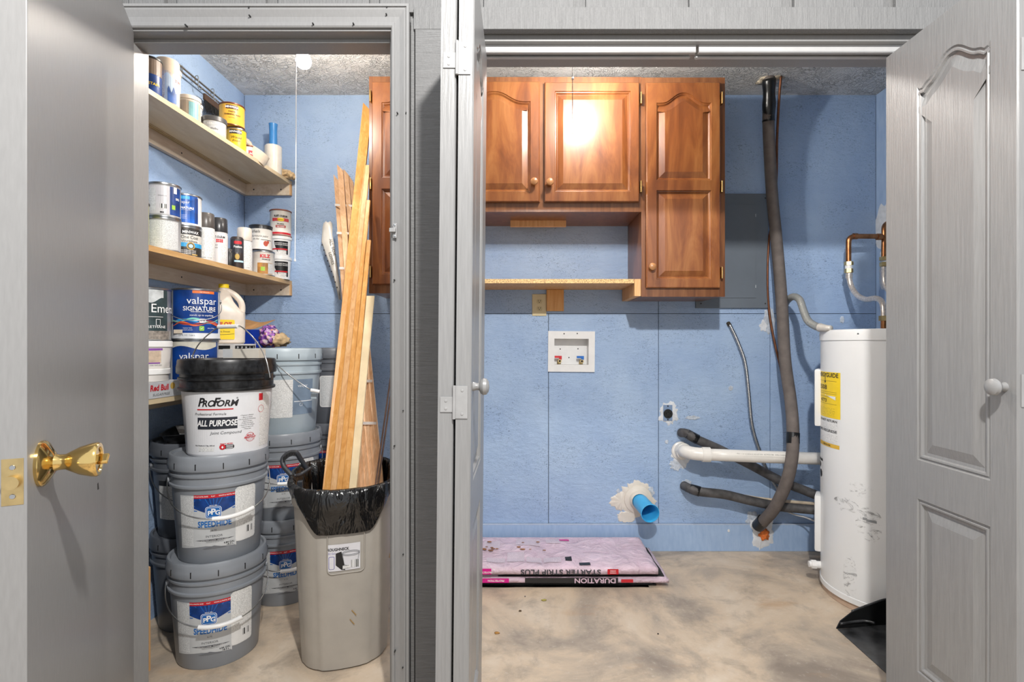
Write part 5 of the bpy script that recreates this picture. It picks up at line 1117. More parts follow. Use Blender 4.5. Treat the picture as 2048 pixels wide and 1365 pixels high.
# plastic sleeve hanging beside the bundle
t = thing('plastic_sleeve', 'twisted white plastic sleeve with black handwriting beside strip bundle', 'plastic wrap', (0, 0, 0))
rows = [(445, 648, 664), (456, 646, 665), (470, 645, 665), (484, 643, 667), (492, 646, 669), (520, 656, 673), (548, 665, 677), (575, 673, 680), (600, 680, 682)]
bm = NB(); prev = None
for k_, (y, a, b) in enumerate(rows):
    ring = [bm.verts.new(P(a+(b-a)*i/6+(1.2*sin(i*2+k_) if k_ > 2 else 0), y+(2*sin(i*2.3) if k_ == 0 else 0), 2.72)+Vector((0, -.012*sin(pi*i/6)-.004*sin(i*3+k_), 0))) for i in range(7)]
    if prev:
        for i in range(6): bm.faces.new((prev[i], prev[i+1], ring[i+1], ring[i]))
    prev = ring
o_ = ob('sleeve', bm, mat('white_film', '#e2ddd4', .25, nz=.03), t, smooth='all', rec=False); m_ = o_.modifiers.new('thickness', 'SOLIDIFY'); m_.thickness = .0015
mp = planemap(P(660, 500, 2.70), (.26, 0, -.97), (.97, 0, .26))
letter(t, mp, 'ALL BOX', -.01, .016, .022, INK, 0); letter(t, mp, 'LOWES', .045, -.004, .020, INK, 0)
bm = NB()
for i in range(9): f = i/8; v = P(644+30*f, 490+85*f, 2.705); box(bm, v.x-.002, v.x+.003, v.y-.001, v.y, v.z-.004, v.z+.003)
ob('edge_marks', bm, INK, t)
# ================================================================ BACK WALL FITTINGS
def wx(px): return XX(px, YB)
def wz(py): return ZZ(py, YB)
t = thing('breaker_panel', 'grey metal breaker panel cover beside tall right cabinet', 'electrical panel', (wx(1390), YB, wz(617)))
W_, H_ = wx(1534)-wx(1390), wz(389)-wz(617)
ob('cover', B(0, W_, -.016, -.0005, 0, H_, .003), PANELG, t)
d = ob('door', B(wx(1412)-wx(1390), wx(1509)-wx(1390), -.0195, -.016, wz(597)-wz(617), wz(411)-wz(617), .001), PANELG, t)
for py in (433, 574): ob('hinge_knuckle', T([(wx(1508)-wx(1390), -.020, wz(py-3)-wz(617)), (wx(1508)-wx(1390), -.020, wz(py+3)-wz(617))], .0022, k=0), STEEL, d)
for (px, py) in ((1528, 608), (1528, 398), (1400, 608), (1400, 398)): ob('screw', xf(L([(0, 0), (.004, 0), (.003, .002), (0, .002)], 12), Matrix.Translation((wx(px)-wx(1390), -.016, wz(py)-wz(617))) @ Matrix.Rotation(pi/2, 4, 'X')), mat('dark_screw', '#333', .5) if False else mat('dark_screw', '#333333', .5), t)
t = thing('wall_outlet', 'almond duplex outlet under the chipboard shelf', 'outlet', (wx(1078.5), YB, wz(610.5)))
ob('cover_plate', B(-.038, .038, -.006, -.0003, -.058, .058, .003), ALMOND, t)
for z in (.019, -.019):
    r = ob('receptacle', xf(prism(NB(), [(.0165*cos(a)*(1 if abs(cos(a)) < .9 else .97), max(-.0125, min(.0125, .0165*sin(a)))) for a in (2*pi*i/24 for i in range(24))], -.0078, -.005, 'y'), Matrix.Translation((0, 0, z))), mat('almond_receptacle', '#cdbd8f', .4), t)
    for (x, w2, h2, zz) in ((-.006, .0011, .004, .003), (.006, .0013, .0033, .003), (0, .002, .002, -.006)): ob('slot', B(x-w2, x+w2, -.0083, -.007, z+zz-h2, z+zz+h2), INK, r)
t = thing('washer_box', 'white recessed washing machine supply box with two valves', 'valve box', (wx(1142.5), YB, wz(703.5)), ry=radians(.5))
fw, fh = .124, .108; iw0, iw1, ih0, ih1 = -.091, .091, -.070, .068; bm = NB()
box(bm, -fw, iw0, -.012, -.0003, -fh, fh); box(bm, iw1, fw, -.012, -.0003, -fh, fh); box(bm, iw0, iw1, -.012, -.0003, -fh, ih0); box(bm, iw0, iw1, -.012, -.0003, ih1, fh)
ob('frame', bm, WHITE, t)
# recess: open box sunk into the wall
bm = NB(); d_ = .066
def q4(bm, *p): bm.faces.new([bm.verts.new(v) for v in p])
q4(bm, (iw0,d_,ih0), (iw1,d_,ih0), (iw1,d_,ih1), (iw0,d_,ih1)); q4(bm, (iw0,-.002,ih0), (iw1,-.002,ih0), (iw1,d_,ih0), (iw0,d_,ih0)); q4(bm, (iw0,-.002,ih1), (iw0,d_,ih1), (iw1,d_,ih1), (iw1,-.002,ih1))
q4(bm, (iw0,-.002,ih0), (iw0,d_,ih0), (iw0,d_,ih1), (iw0,-.002,ih1)); q4(bm, (iw1,-.002,ih0), (iw1,-.002,ih1), (iw1,d_,ih1), (iw1,d_,ih0))
ob('recess', bm, WHITE, t, rec=False)
for i, (x, cm_) in enumerate(((-.062, ('red_lever', '#d22733')), (.057, ('blue_lever', '#1b6fc9')))):
    v = ob('valve', T([(x, .045, ih0+.001), (x, .045, ih0+.022)], .010, seg=14, k=0), BRASSD, t, smooth=True)
    ob('spout', T([(x+.002, .035, ih0+.018), (x+.002, .012, ih0+.018)], .0095, seg=16, k=0), BRASSD, v, smooth=True); ob('spout_mouth', T([(x+.002, .013, ih0+.018), (x+.002, .0115, ih0+.018)], .006, seg=14, k=0), mat('dark_bore', '#2a1f15', .6), v)
    l_ = NB(); box(l_, x-.024, x+.014, .026, .036, ih0+.034, ih0+.046, .001); box(l_, x+.000, x+.014, .024, .036, ih0+.026, ih0+.046, .001); ob('lever', l_, mat(*cm_, .4), v)
for (x, z) in ((-.054, .012), (.043, .014), (-.006, -.034), (-.04, .094), (.03, .096)): ob('screw', xf(L([(0, 0), (.0035, 0), (.0025, .002), (0, .002)], 10), Matrix.Translation((x, d_ if abs(z) < .09 else -.012, z)) @ Matrix.Rotation(pi/2, 4, 'X')), INK, t)
t = thing('dryer_outlet', 'round black four prong dryer outlet in patched hole', 'outlet', (wx(1335), YB-.003, wz(826)))
ob('yoke', B(-.024, .024, -.005, 0, -.042, .042, .001), mat('blue_grey_metal', '#7f97b8', .5), t); ob('receptacle', xf(L([(0, 0), (.024, 0), (.024, .008), (.022, .010), (0, .010)], 32), Matrix.Translation((0, -.003, -.004)) @ Matrix.Rotation(pi/2, 4, 'X')), BLACKP, t, smooth=True)
for (x, z, w2, h2) in ((-.010, .002, .0015, .005), (.010, .002, .0015, .005), (0, -.015, .005, .0015), (0, .010, .004, .0015)): ob('slot', B(x-w2, x+w2, -.0135, -.0125, z-.004-h2, z-.004+h2), mat('pit_black', '#000000', .9), t)
for z in (.036, -.036): ob('screw', xf(L([(0, 0), (.004, 0), (.003, .002), (0, .002)], 10), Matrix.Translation((0, -.005, z)) @ Matrix.Rotation(pi/2, 4, 'X')), INK, t)
# dryer vent
t = thing('vent_pipe', 'short bright blue vent pipe in cream wall collar', 'pipe', (wx(1276), YB-.004, wz(999)))
RX = Matrix.Rotation(pi/2, 4, 'X')
ob('collar', xf(L([(.040, 0), (.075, 0), (.073, .006), (.060, .010), (.050, .014), (.049, .020), (.040, .022)], 48), RX), OFFW, t, smooth=True)
RY = Matrix.Rotation(radians(86), 4, 'X')
ob('inner_collar', xf(L([(.030, 0), (.049, .004), (.047, .03), (.040, .04)], 40), RX), OFFW, t, smooth=True)
ob('duct', xf(L([(.040, .005), (.041, .06), (.0405, .17), (.046, .172), (.047, .185), (.0448, .186), (.0385, .165), (.0375, .005), (.0, .005)], 48), Matrix.Translation((.0, 0, 0)) @ Matrix.Rotation(radians(6), 4, 'Z') @ Matrix.Rotation(radians(95), 4, 'X')), mat('cyan_duct', '#3fb0e8', .4, nz=.03), t, smooth=True)
# pipes and lines
t = thing('drain_pipe', 'white plastic drain pipe running to the water heater', 'pipe', (0, 0, 0))
pD = 2.66
ob('flange', xf(L([(.0, 0), (.050, 0), (.048, .008), (.036, .014), (.034, .05), (0, .05)], 36), Matrix.Translation((wx(1361), YB-.003, wz(902))) @ RX), PVC, t, smooth=True)
ob('elbow', T([P(1366, 902, 2.775), P(1370, 903, 2.72), P(1384, 907, 2.685), P(1400, 909, 2.67), P(1420, 910, pD)], .033, seg=22), PVC, t, smooth='all')
ob('collar', T([P(1404, 909.5, pD+.005), P(1420, 910, pD)], .0375, seg=24, k=0), PVC, t, smooth=True); ob('collar', T([P(1362, 901, 2.79), P(1369, 902, 2.745)], .038, seg=24, k=0), PVC, t, smooth=True)
ob('tube', T([P(1408, 909.5, pD), P(1520, 914, 2.62), P(1660, 918.5, 2.60)], .0300, seg=24, k=2), PVC, t, smooth='all')
mpp = planemap(P(1510, 909, 2.58), P(1660, 914, 2.56)-P(1510, 909, 2.60), (0, 0, 1)); letter(t, mpp, 'PVC-1120 SCHEDULE 40 NSF-PW  ASTM D1785  WELL CASING', .03, .0, .0085, GINK, 0, lift=.004)
for nm, lab, pts, r, m in [
    ('foam_pipe', 'dark foam wrapped pipe sloping down behind white drain pipe', [(1362, 866, 2.785), (1374, 868, 2.74), (1395, 880, 2.73), (1440, 900, 2.735), (1500, 930, 2.735), (1560, 962, 2.73), (1605, 980, 2.72), (1650, 998, 2.68)], .0235, DFOAM),
    ('foam_pipe', 'dark foam wrapped pipe running low toward the water heater', [(1368, 972, 2.785), (1380, 978, 2.73), (1400, 984, 2.71), (1450, 990, 2.71), (1500, 1002, 2.71), (1560, 1014, 2.70), (1600, 1018, 2.68), (1650, 1022, 2.64)], .0235, DFOAM)]:
    t = thing(nm, lab, 'pipe', (0, 0, 0), group='dark foam wrapped pipes at the wall'); ob('insulation', T([P(*p) for p in pts], r, seg=16), m, t, smooth='all')
    a = pts[1]; ob('tape_wrap', T([P(*pts[1]), P(pts[2][0], pts[2][1], pts[2][2])], r+.004, seg=14, k=3, rf=lambda q: r+.002+.003*sin(q*9)), TAPE, t, smooth='all')
o = tag(ob('condensate_pipe', T([P(1478, 991, 2.77), P(1520, 998, 2.765), P(1580, 1004, 2.755), P(1650, 1010, 2.72)], .0085, seg=10), mat('cream_pipe', '#d9c7ae', .45, nz=.1)), 'thin cream pipe just above the low dark foam pipe', 'pipe')
o = tag(ob('white_wire', T([P(1560, 1018, 2.72), P(1590, 1030, 2.70), P(1612, 1036, 2.68), P(1640, 1048, 2.60)], .0038, seg=8), mat('pale_wire', '#c9c7c5', .45)), 'thin white wire drooping below the low dark foam pipe', 'wire')
t = thing('refrigerant_line', 'thick grey foam wrapped line dropping from ceiling to floor', 'pipe', (0, 0, 0))
big = [(1538, 150, 2.62), (1538, 200, 2.645), (1537, 245, 2.67), (1540, 320, 2.69), (1545, 400, 2.70), (1552, 470, 2.70), (1560, 560, 2.69), (1565, 630, 2.68), (1570, 720, 2.66), (1581, 800, 2.63), (1586, 860, 2.575), (1584, 915, 2.55), (1573, 965, 2.56), (1550, 1015, 2.62), (1527, 1043, 2.70), (1520, 1052, 2.78)]
ob('insulation', T([P(*p) for p in big], .0285, seg=20), FOAM, t, smooth='all')
ob('tape_wrap', T([P(1538, 158, 2.617), P(1538, 200, 2.645), P(1537, 243, 2.67)], .0315, seg=18, rf=lambda q: .030+.002*sin(q*13)), TAPE, t, smooth='all')
ob('tape_wrap', T([P(1586, 866, 2.572), P(1585.5, 888, 2.561)], .0305, seg=18, k=0), TAPE, t, smooth=True)
ob('tape_wrap', T([P(1527, 1041, 2.70), P(1516, 1053, 2.75)], .0315, seg=16, k=0), TAPE, t, smooth=True)
fo = thing('spray_foam', 'orange expanding foam plug at the base of thick line', 'foam', (wx(1524), YB-.016, wz(1066))); lump(fo, 'foam_blob', ORANGEF, (0, -.004, 0), (.026, .018, .032), 3, 3, .5)
fo.children[0].name = 'foam_blob'
t = thing('copper_line', 'thin bare copper line running beside the thick grey one', 'pipe', (0, 0, 0))
ob('tube', T([P(1562, 152, 2.60), P(1558, 200, 2.64), P(1554, 280, 2.72), P(1553, 350, 2.76), P(1549, 420, 2.78), P(1538, 480, 2.785), P(1535, 560, 2.785), P(1538, 620, 2.785), P(1548, 680, 2.77), P(1562, 740, 2.75), P(1572, 800, 2.74), P(1576, 880, 2.73), P(1576, 950, 2.765), P(1562, 1010, 2.775), P(1534, 1048, 2.785)], .0062, seg=10), mat('dull_copper', '#7c5038', .45, .7, nz=.15), t, smooth='all')
t = thing('flexible_conduit', 'slim metal flexible conduit hanging from a wall hole', 'conduit', (0, 0, 0))
def ribbed(pts, r, amp, pitch, seg=10):
    path = smoothpath(pts, 10); ln_ = [0]
    for a, b in zip(path, path[1:]): ln_.append(ln_[-1]+(b-a).length)
    n = int(ln_[-1]/pitch*3); out = []; j = 0
    for i in range(n+1):
        s_ = ln_[-1]*i/n
        while j < len(ln_)-2 and ln_[j+1] < s_: j += 1
        f = (s_-ln_[j])/max(ln_[j+1]-ln_[j], 1e-9); out.append(path[j].lerp(path[j+1], f))
    return tube(NB(), out, r, seg=seg, k=0, rf=lambda q: r+amp*(1, -.6, .1)[int(round(q*n)) % 3])
ob('armour', ribbed([P(1457, 648, 2.80), P(1462, 655, 2.785), P(1476, 685, 2.78), (P(1490, 725, 2.775)), P(1497, 780, 2.77), P(1504, 850, 2.775), P(1520, 905, 2.785), P(1538, 950, 2.785), P(1560, 985, 2.785)], .0088, .0012, .008), STEEL, t, smooth='all')
ob('end_bush', T([P(1456, 646, 2.80), P(1460, 652, 2.787)], .0105, k=0, seg=12), mat('dark_hole', '#3a3226', .7), t)
t = thing('heater_conduit', 'grey ribbed flexible conduit looping onto the water heater', 'conduit', (0, 0, 0))
ob('armour', ribbed([P(1566, 626, 2.78), P(1573, 604, 2.73), P(1586, 594, 2.64), P(1599, 600, 2.56), P(1607, 622, 2.50), P(1616, 642, 2.44), P(1632, 653, 2.38), P(1646, 656, 2.33)], .0155, .002, .012, 14), mat('grey_conduit', '#a8a9a6', .35, .4), t, smooth='all')
ob('connector', T([P(1640, 655.5, 2.34), P(1650, 657, 2.31), P(1662, 657, 2.28)], .0175, seg=14, rf=lambda q: .020-.008*q), mat('cast_fitting', '#cfcac3', .5, .3, nz=.1), t, smooth='all')
# ================================================================ WATER HEATER
HX, HY, HR, HT = 1.612, 2.280, .267, 1.163
t = thing('water_heater', 'white cylindrical electric water heater in the right corner', 'water heater', (HX, HY, 0))
ob('tank', L([(0, .040), (HR-.004, .040), (HR, .044), (HR, HT-.042), (HR-.002, HT-.04), (0, HT-.04)], 96), TANKW, t, smooth=True)
ob('top_cap', L([(HR-.003, HT-.046), (HR+.0035, HT-.046), (HR+.0035, HT-.010), (HR+.001, HT-.002), (HR-.008, HT), (HR-.016, HT-.006), (0, HT-.004)], 96), TANKW, t, smooth=True)
ob('bottom_band', L([(HR-.003, .030), (HR+.003, .030), (HR+.003, .052), (HR-.001, .055)], 96), TANKW, t, smooth=True)
ob('base_ring', L([(0, 0), (HR-.008, 0), (HR-.006, .002), (HR-.006, .034), (0, .034)], 96), mat('tan_base', '#c5aa94', .6, nz=.08), t, smooth=True)
def ang(px, z=None):
    fa_ = face(HX, HY); best = None
    for i in range(1200):
        a = fa_-radians(84)+radians(168)*i/1200; X, Y = HX+HR*sin(a), HY-HR*cos(a); e = abs(PX+F*X/Y-px)
        if best is None or e < best[0]: best = (e, a, Y)
    return best[1], best[2]
a0, y0 = ang(1639); a1, y1 = ang(1681); am = (a0+a1)/2; hw = (a1-a0)/2*HR; mp = cylmap(HR, am)
zt_, zb_ = ZZ(744, (y0+y1)/2), ZZ(834, (y0+y1)/2); ym = (y0+y1)/2
g_ = decal(t, mp, (-hw, hw, zb_, zt_), YEL, .0006, 'energy_label')
hh = zt_-zb_
letter(g_, mp, 'ENERGYGUIDE', 0, zt_-.014, .026, INK, .02, fit=2*hw*.9, lift=.0014); decal(g_, mp, [(-.008, zt_-.040, zt_-.0399), (0, zt_-.050, zt_-.0399), (.008, zt_-.040, zt_-.0399)], INK, .0014, 'arrow'); decal(g_, mp, (-.002, .002, zt_-.040, zt_-.010), INK, .0015, 'arrow')
letter(g_, mp, '5508', -hw*.25, zt_-hh*.34, .028, INK, .01, fit=hw*.8, lift=.0014); letter(g_, mp, '4773', -hw*.2, zt_-hh*.63, .021, INK, .01, fit=hw*.65, lift=.0014)
for v in (.20, .44, .48, .55, .70): decal(g_, mp, (-hw*.9, hw*.8, zt_-hh*v, zt_-hh*v+.0012), mat('brown_line', '#8a7320', .5), .001, 'print_line')
decal(g_, mp, (-hw*.9, hw*.7, zb_+.008, zb_+hh*.22), m_print('yellow_fine_print', '#f2cf1c', '#5e5310', 200), .001, 'fine_print'); decal(g_, mp, cols(.0, hw*.75, lambda q: zt_-hh*.60+.02*(1-q), lambda q: zt_-hh*.52, 6), WLBL, .0016, 'torn_patch')
w_ = decal(t, mp, (-hw*.75, hw*.95, ZZ(884, ym), zb_-.001), WLBL, .0005, 'notice_label'); letter(w_, mp, 'DO NOT RETURN', hw*.1, ZZ(840, ym), .014, INK, .02, fit=hw*1.45); letter(w_, mp, 'NO REGRESE', hw*.1, ZZ(860, ym), .016, INK, .02, fit=hw*1.45)
decal(w_, mp, (-hw*.7, hw*.85, ZZ(855, ym), ZZ(845, ym)), FPW, .001, 'fine_print'); decal(w_, mp, (-hw*.7, hw*.85, ZZ(882, ym), ZZ(866, ym)), FPW, .001, 'fine_print')
o_ = decal(t, mp, (-hw*.75, hw*.95, ZZ(892, ym), ZZ(884.5, ym)), mat('mustard_band', '#e0b43c', .5), .0007, 'mustard_band'); letter(o_, mp, '1-800-432-1940', hw*.1, ZZ(888.5, ym), .010, INK, .02)
b0, yb0 = ang(1635.5); b1, yb1 = ang(1646); mpb = cylmap(HR, (b0+b1)/2); hb = (b1-b0)/2*HR; yb_ = (yb0+yb1)/2
w2_ = decal(t, mpb, (-hb, hb, ZZ(984, yb_), ZZ(912, yb_)), FPW, .0006, 'warning_label'); decal(w2_, mpb, (-hb, hb, ZZ(920, yb_), ZZ(915, yb_)), INK, .001, 'band'); decal(w2_, mpb, disc(hb*.2, ZZ(945, yb_), hb*.6, .018), INK, .001, 'picture'); decal(w2_, mpb, disc(-hb*.2, ZZ(928, yb_), hb*.5, .012), INK, .001, 'picture')
ac, yc = ang(1634.5)
for (ya, yb2, lab) in ((738, 850, 'a'), (986, 1096, 'b')):
    za, zb2 = ZZ(yb2, 2.44), ZZ(ya, 2.44); c = NB(); box(c, -.050, .050, -.022, .006, 0, zb2-za, .010)
    a_ = face(HX, HY)-radians(88); ob('access_cover', xf(c, Matrix.Translation((HR*sin(a_), -HR*cos(a_), za)) @ Matrix.Rotation(a_, 4, 'Z')), TANKW, t, smooth=True)
for px in (1641, 1717):
    a_, _ = ang(px); ob('screw', xf(L([(0, 0), (.004, 0), (.003, .002), (0, .002)], 10), Matrix.Translation(((HR+.003)*sin(a_), -(HR+.003)*cos(a_), HT-.020)) @ Matrix.Rotation(a_, 4, 'Z') @ RX), STEEL, t)
SM = NT('grey_scuffs'); SM.b.inputs['Alpha'].default_value = .5
sn = SM.noise(SM.co((1, 1, 2)), 22, 6, .7, 1.5); al = SM.ramp(sn, [(.52, (0,0,0)), (.66, (.5,.5,.5))]); SM.t.links.new(al, SM.b.inputs['Alpha']); SM.out(lin('#77797b'), .6)
for (px, py, ru, rv) in ((1700, 1155, .03, .09), (1738, 1050, .05, .07), (1690, 1010, .06, .03), (1720, 980, .05, .03)):
    a_, yy = ang(px); decal(t, cylmap(HR, a_), disc(0, ZZ(py, yy), ru, rv), SM.m, .0008, 'scuff')
for (px, py, w2) in ((1743, 1043, .018), (1730, 1038, .008)): a_, yy = ang(px); decal(t, cylmap(HR, a_), (-w2, w2, ZZ(py+3, yy), ZZ(py-2, yy)), mat('scuff_grey', '#8f9193', .6), .001, 'scuff')
a_ = face(HX, HY)-radians(80)
dv = NB(); tube(dv, [(0, 0, 0), (0, -.03, 0)], .016, seg=20, k=0); tube(dv, [(0, -.03, 0), (0, -.05, 0)], .020, seg=8, k=0); tube(dv, [(0, -.05, 0), (0, -.06, 0)], .014, seg=16, k=0)
ob('drain_valve', xf(dv, Matrix.Translation(((HR-.01)*sin(a_), -(HR-.01)*cos(a_), .095)) @ Matrix.Rotation(a_+.25, 4, 'Z')), WHITE, t, smooth=True)
bk_ = tag(ob('wood_block', hexa([P(1608, 1163, 2.52), P(1622, 1170, 2.47), P(1631, 1158, 2.52), P(1618, 1153, 2.58), P(1609, 1152, 2.52), P(1624, 1158, 2.47), P(1632, 1149, 2.52), P(1619, 1145, 2.58)]), mat('dirty_wood', '#5c4a38', .8, nz=.4, sc=60)), 'small dirty wood block on floor beside the water heater', 'wood block')
# water supply pipes above the heater
t = thing('supply_pipe', 'copper supply pipe with silver hose to the water heater', 'pipe', (0, 0, 0))
cd_ = 2.66
ob('copper', T([P(1762, 473, cd_), P(1740, 473, cd_), P(1715, 473, cd_), P(1704, 474, cd_), P(1698, 480, cd_), P(1697, 492, cd_), P(1697, 508, cd_), P(1697, 526, cd_)], .0125, seg=16), COPPER, t, smooth='all')
ob('coupling', T([P(1763, 474, cd_), P(1754, 474, cd_)], .0165, k=0, seg=16), COPPER, t, smooth=True); ob('coupling', T([P(1714, 473, cd_), P(1706, 473, cd_)], .0155, k=0, seg=16), COPPER, t, smooth=True)
ob('hex_nut', T([P(1697.5, 524, cd_), P(1697.5, 531, cd_)], .0205, k=0, seg=6), BRASSD, t); ob('washer', T([P(1697.5, 531, cd_), P(1697.5, 538, cd_)], .0165, k=0, seg=18), WHITE, t); ob('hex_nut', T([P(1697.5, 538, cd_), P(1697.5, 546, cd_)], .0195, k=0, seg=6), BRASSD, t)
HOSE = mat('silver_hose', '#d8cfc8', .3, .55, nz=.15, sc=120)
ob('hose', T([P(1698, 546, cd_), P(1698, 556, cd_), P(1704, 576, 2.64), P(1716, 592, 2.58), P(1732, 599, 2.50), P(1750, 597, 2.42), P(1762, 602, 2.37), P(1767, 616, 2.34), P(1767.5, 640, 2.33)], .0125, seg=16), HOSE, t, smooth='all')
ob('ferrule', T([P(1698, 547, cd_), P(1698, 557, cd_)], .0155, k=0, seg=16), HOSE, t, smooth=True)
ob('hex_nut', T([P(1767.5, 632, 2.33), P(1767.5, 642, 2.33)], .019, k=0, seg=6), BRASSD, t); ob('nipple', T([P(1767.5, 640, 2.33), P(1767.5, 662, 2.33)], .012, k=0, seg=14), COPPER, t)
t = thing('supply_pipe', 'upright copper pipe stub by the right wall behind bifold', 'pipe', (0, 0, 0))
ob('copper', T([P(1785, 446, 2.72), P(1775, 447, 2.70), P(1769, 454, 2.68), P(1768.5, 470, 2.67), P(1768, 520, 2.665)], .0125, seg=16), COPPER, t, smooth='all')
ob('hex_nut', T([P(1768, 514, cd_), P(1768, 521, cd_)], .0205, k=0, seg=6), BRASSD, t); ob('hex_nut', T([P(1768, 525, cd_), P(1768, 533, cd_)], .0195, k=0, seg=6), BRASSD, t)
ob('hose', T([P(1768, 533, cd_), P(1768, 556, cd_), P(1772, 575, 2.64), P(1790, 592, 2.58), P(1815, 600, 2.50), P(1830, 620, 2.44), P(1831, 655, 2.44)], .0125, seg=16), HOSE, t, smooth='all')
ob('inlet_collar', L([(0, 0), (.022, 0), (.022, .006), (0, .008)], 20), mat('blue_collar', '#2f86c6', .4), [o for o in COL.objects if o.name.startswith('water_heater')][0], loc=(XX(1767.5, 2.33)-HX, 2.33-HY, HT-.004))
# ceiling openings
blob_m = mat('torn_plaster', '#c9bda8', .8, nz=.3, sc=80, bump=.6)
for (px, py, r_) in ((1538, 160, .055), (1559, 156, .022)):
    D = (CZ-CH)/(PY-py)*F*1.0; c = thing('torn_hole', ['torn plaster edge around the thick line at the ceiling', 'torn plaster edge around the copper line at the ceiling'][0 if r_ > .03 else 1], 'plaster', (XX(px, D), D, CZ))
    lump(c, 'plaster_crumbs', blob_m, (0, 0, .002), (r_, r_*.8, .010), px, 3, .6)
# ================================================================ SHINGLES by the back wall
PINK = NT('pink_plastic_wrap'); pn = PINK.noise(PINK.co((1, 1, 1)), 9, 7, .65, 1.6); mk = PINK.noise(PINK.co((1, 4, 1)), 26, 4, .6)
bs = PINK.ramp(pn, [(.3, lin('#dcbfd0')), (.6, lin('#ead3e0'))]); bs = PINK.mix(PINK.ramp(mk, [(.68, (0,0,0)), (.72, (.6,)*3)]), bs, lin('#8a6a5e'))
PINKM = PINK.out(bs, .22, PINK.bump(pn, .9, .03))
ASPH = mat('black_asphalt', '#2b2d2d', .9, nz=.5, sc=220, bump=.6)
MAG = mat('magenta_print', '#d8188c', .35, nz=.03)
def slab(name, x0, x1, y0, y1, z0, z1, m, seed, amp=.006, nx=60, ny=20, sag=0, parent=None):
    bm = NB(); top = []; bot = []
    for i in range(nx+1):
        ct, cb = [], []
        for j in range(ny+1):
            u, v = i/nx, j/ny; w = noise.noise(Vector((u*7, v*2.4, seed)))*.7+noise.noise(Vector((u*19, v*6, seed+4)))*.3
            ex = .006*noise.noise(Vector((v*5, seed, 1))); ey = .005*noise.noise(Vector((u*9, seed, 2)))
            x = x0+(x1-x0)*u+(ex if i in (0, nx) else 0); y = y0+(y1-y0)*v+(ey if j in (0, ny) else 0)
            e = min(1, min(u, 1-u)*22, min(v, 1-v)*11); s_ = sag*sin(pi*min(1, u*1.1))
            ct.append(bm.verts.new((x, y, z1-.008*(1-e)**2+amp*w*e*2-s_*0))); cb.append(bm.verts.new((x, y, z0)))
        top.append(ct); bot.append(cb)
    for i in range(nx):
        for j in range(ny): bm.faces.new((top[i][j], top[i+1][j], top[i+1][j+1], top[i][j+1])); bm.faces.new((bot[i][j], bot[i][j+1], bot[i+1][j+1], bot[i+1][j]))
    for i in range(nx): bm.faces.new((bot[i][0], bot[i+1][0], top[i+1][0], top[i][0])); bm.faces.new((bot[i+1][ny], bot[i][ny], top[i][ny], top[i+1][ny]))
    for j in range(ny): bm.faces.new((bot[0][j+1], bot[0][j], top[0][j], top[0][j+1])); bm.faces.new((bot[nx][j], bot[nx][j+1], top[nx][j+1], top[nx][j]))
    return ob(name, bm, m, parent, smooth='all' if m is PINKM else True)
SX0 = -.34; t = thing('shingle_sheets', 'loose black asphalt shingles under the pink wrapped bundles', 'shingles', (0, 0, 0))
for i, (x1, y0, z0) in enumerate(((.585, 2.375, .0), (.620, 2.385, .007), (.600, 2.380, .014))): slab('shingle', SX0, x1, y0, 2.70, z0, z0+.0062, ASPH, i, .001, 20, 4, parent=t)
lo = thing('shingle_bundle', 'lower flattened pink wrapped bundle of shingles on the floor', 'shingle bundle', (0, 0, 0), group='pink wrapped shingle bundles')
slab('plastic_wrap', SX0, .672, 2.372, 2.735, .0215, .047, PINKM, 9, .002, parent=lo)
for i in range(3): slab('shingle', -.1, .655-.012*i, 2.385+.01*i, 2.72, .047+.0055*i, .052+.0055*i, ASPH, i+4, .0008, 16, 4, parent=lo)
up = thing('shingle_bundle', 'upper wrinkled pink wrapped bundle of shingles against baseboard', 'shingle bundle', (0, 0, 0), rz=.0, group='pink wrapped shingle bundles')
slab('plastic_wrap', SX0, .622, 2.362, 2.745, .0640, .098, PINKM, 21, .007, 90, 26, parent=up)
mpl = planemap((0, 2.3655, 0), (1, 0, 0), (0, 0, 1)); fx = lambda px: XX(px, 2.37)
letter(lo, mpl, 'DURATION', fx(1192), .0335-.0, .028, mat('pink_lettering', '#e3c4d4', .4), .02, rot=pi, sx=.85) if False else None
ml = planemap((0, 2.3665, 0), (1, 0, 0), (0, 0, 1))
decal(lo, ml, (fx(1050), fx(1236), .0225, .0465), BLK, .0, 'label'); letter(lo, ml, 'DURATION', fx(1190), .0345, .030, mat('pale_pink_lettering', '#e3c4d4', .4), .02, rot=pi, fit=.185, lift=.0012)
decal(lo, ml, (fx(1242), fx(1266), .025, .040), RINK, .0005, 'label'); decal(lo, ml, (fx(965), fx(1018), .024, .044), MAG, .0005, 'label'); letter(lo, ml, 'PROTECTION', fx(992), .034, .012, WINK, .02, rot=pi, lift=.0012)
mu = planemap((0, 2.3565, 0), (1, 0, 0), (0, 0, 1))
decal(up, mu, (fx(955), fx(983), .066, .092), MAG, .0, 'label'); letter(up, mu, 'PROTECTION', fx(970), .076, .011, WINK, .02, rot=pi, lift=.0012)
letter(up, mu, 'STARTER STRIP PLUS', fx(1121), .078, .031, mat('charcoal_lettering', '#3d3f46', .5), .02, rot=pi, fit=.36, lift=.0006)
decal(up, mu, rrect(fx(1214), fx(1236), .066, .090, .003), RINK, .0002, 'label'); letter(up, mu, 'OWENS', fx(1225), .082, .007, WINK, .02, rot=pi, lift=.001); letter(up, mu, 'CORNING', fx(1225), .073, .006, WINK, .02, rot=pi, lift=.001)
FPP = m_print('fine_print_on_pink', '#dccbd6', '#4a4650', 210, .42)
mtp = planemap((0, 2.36, .1045), (1, 0, 0), (0, 1, 0))
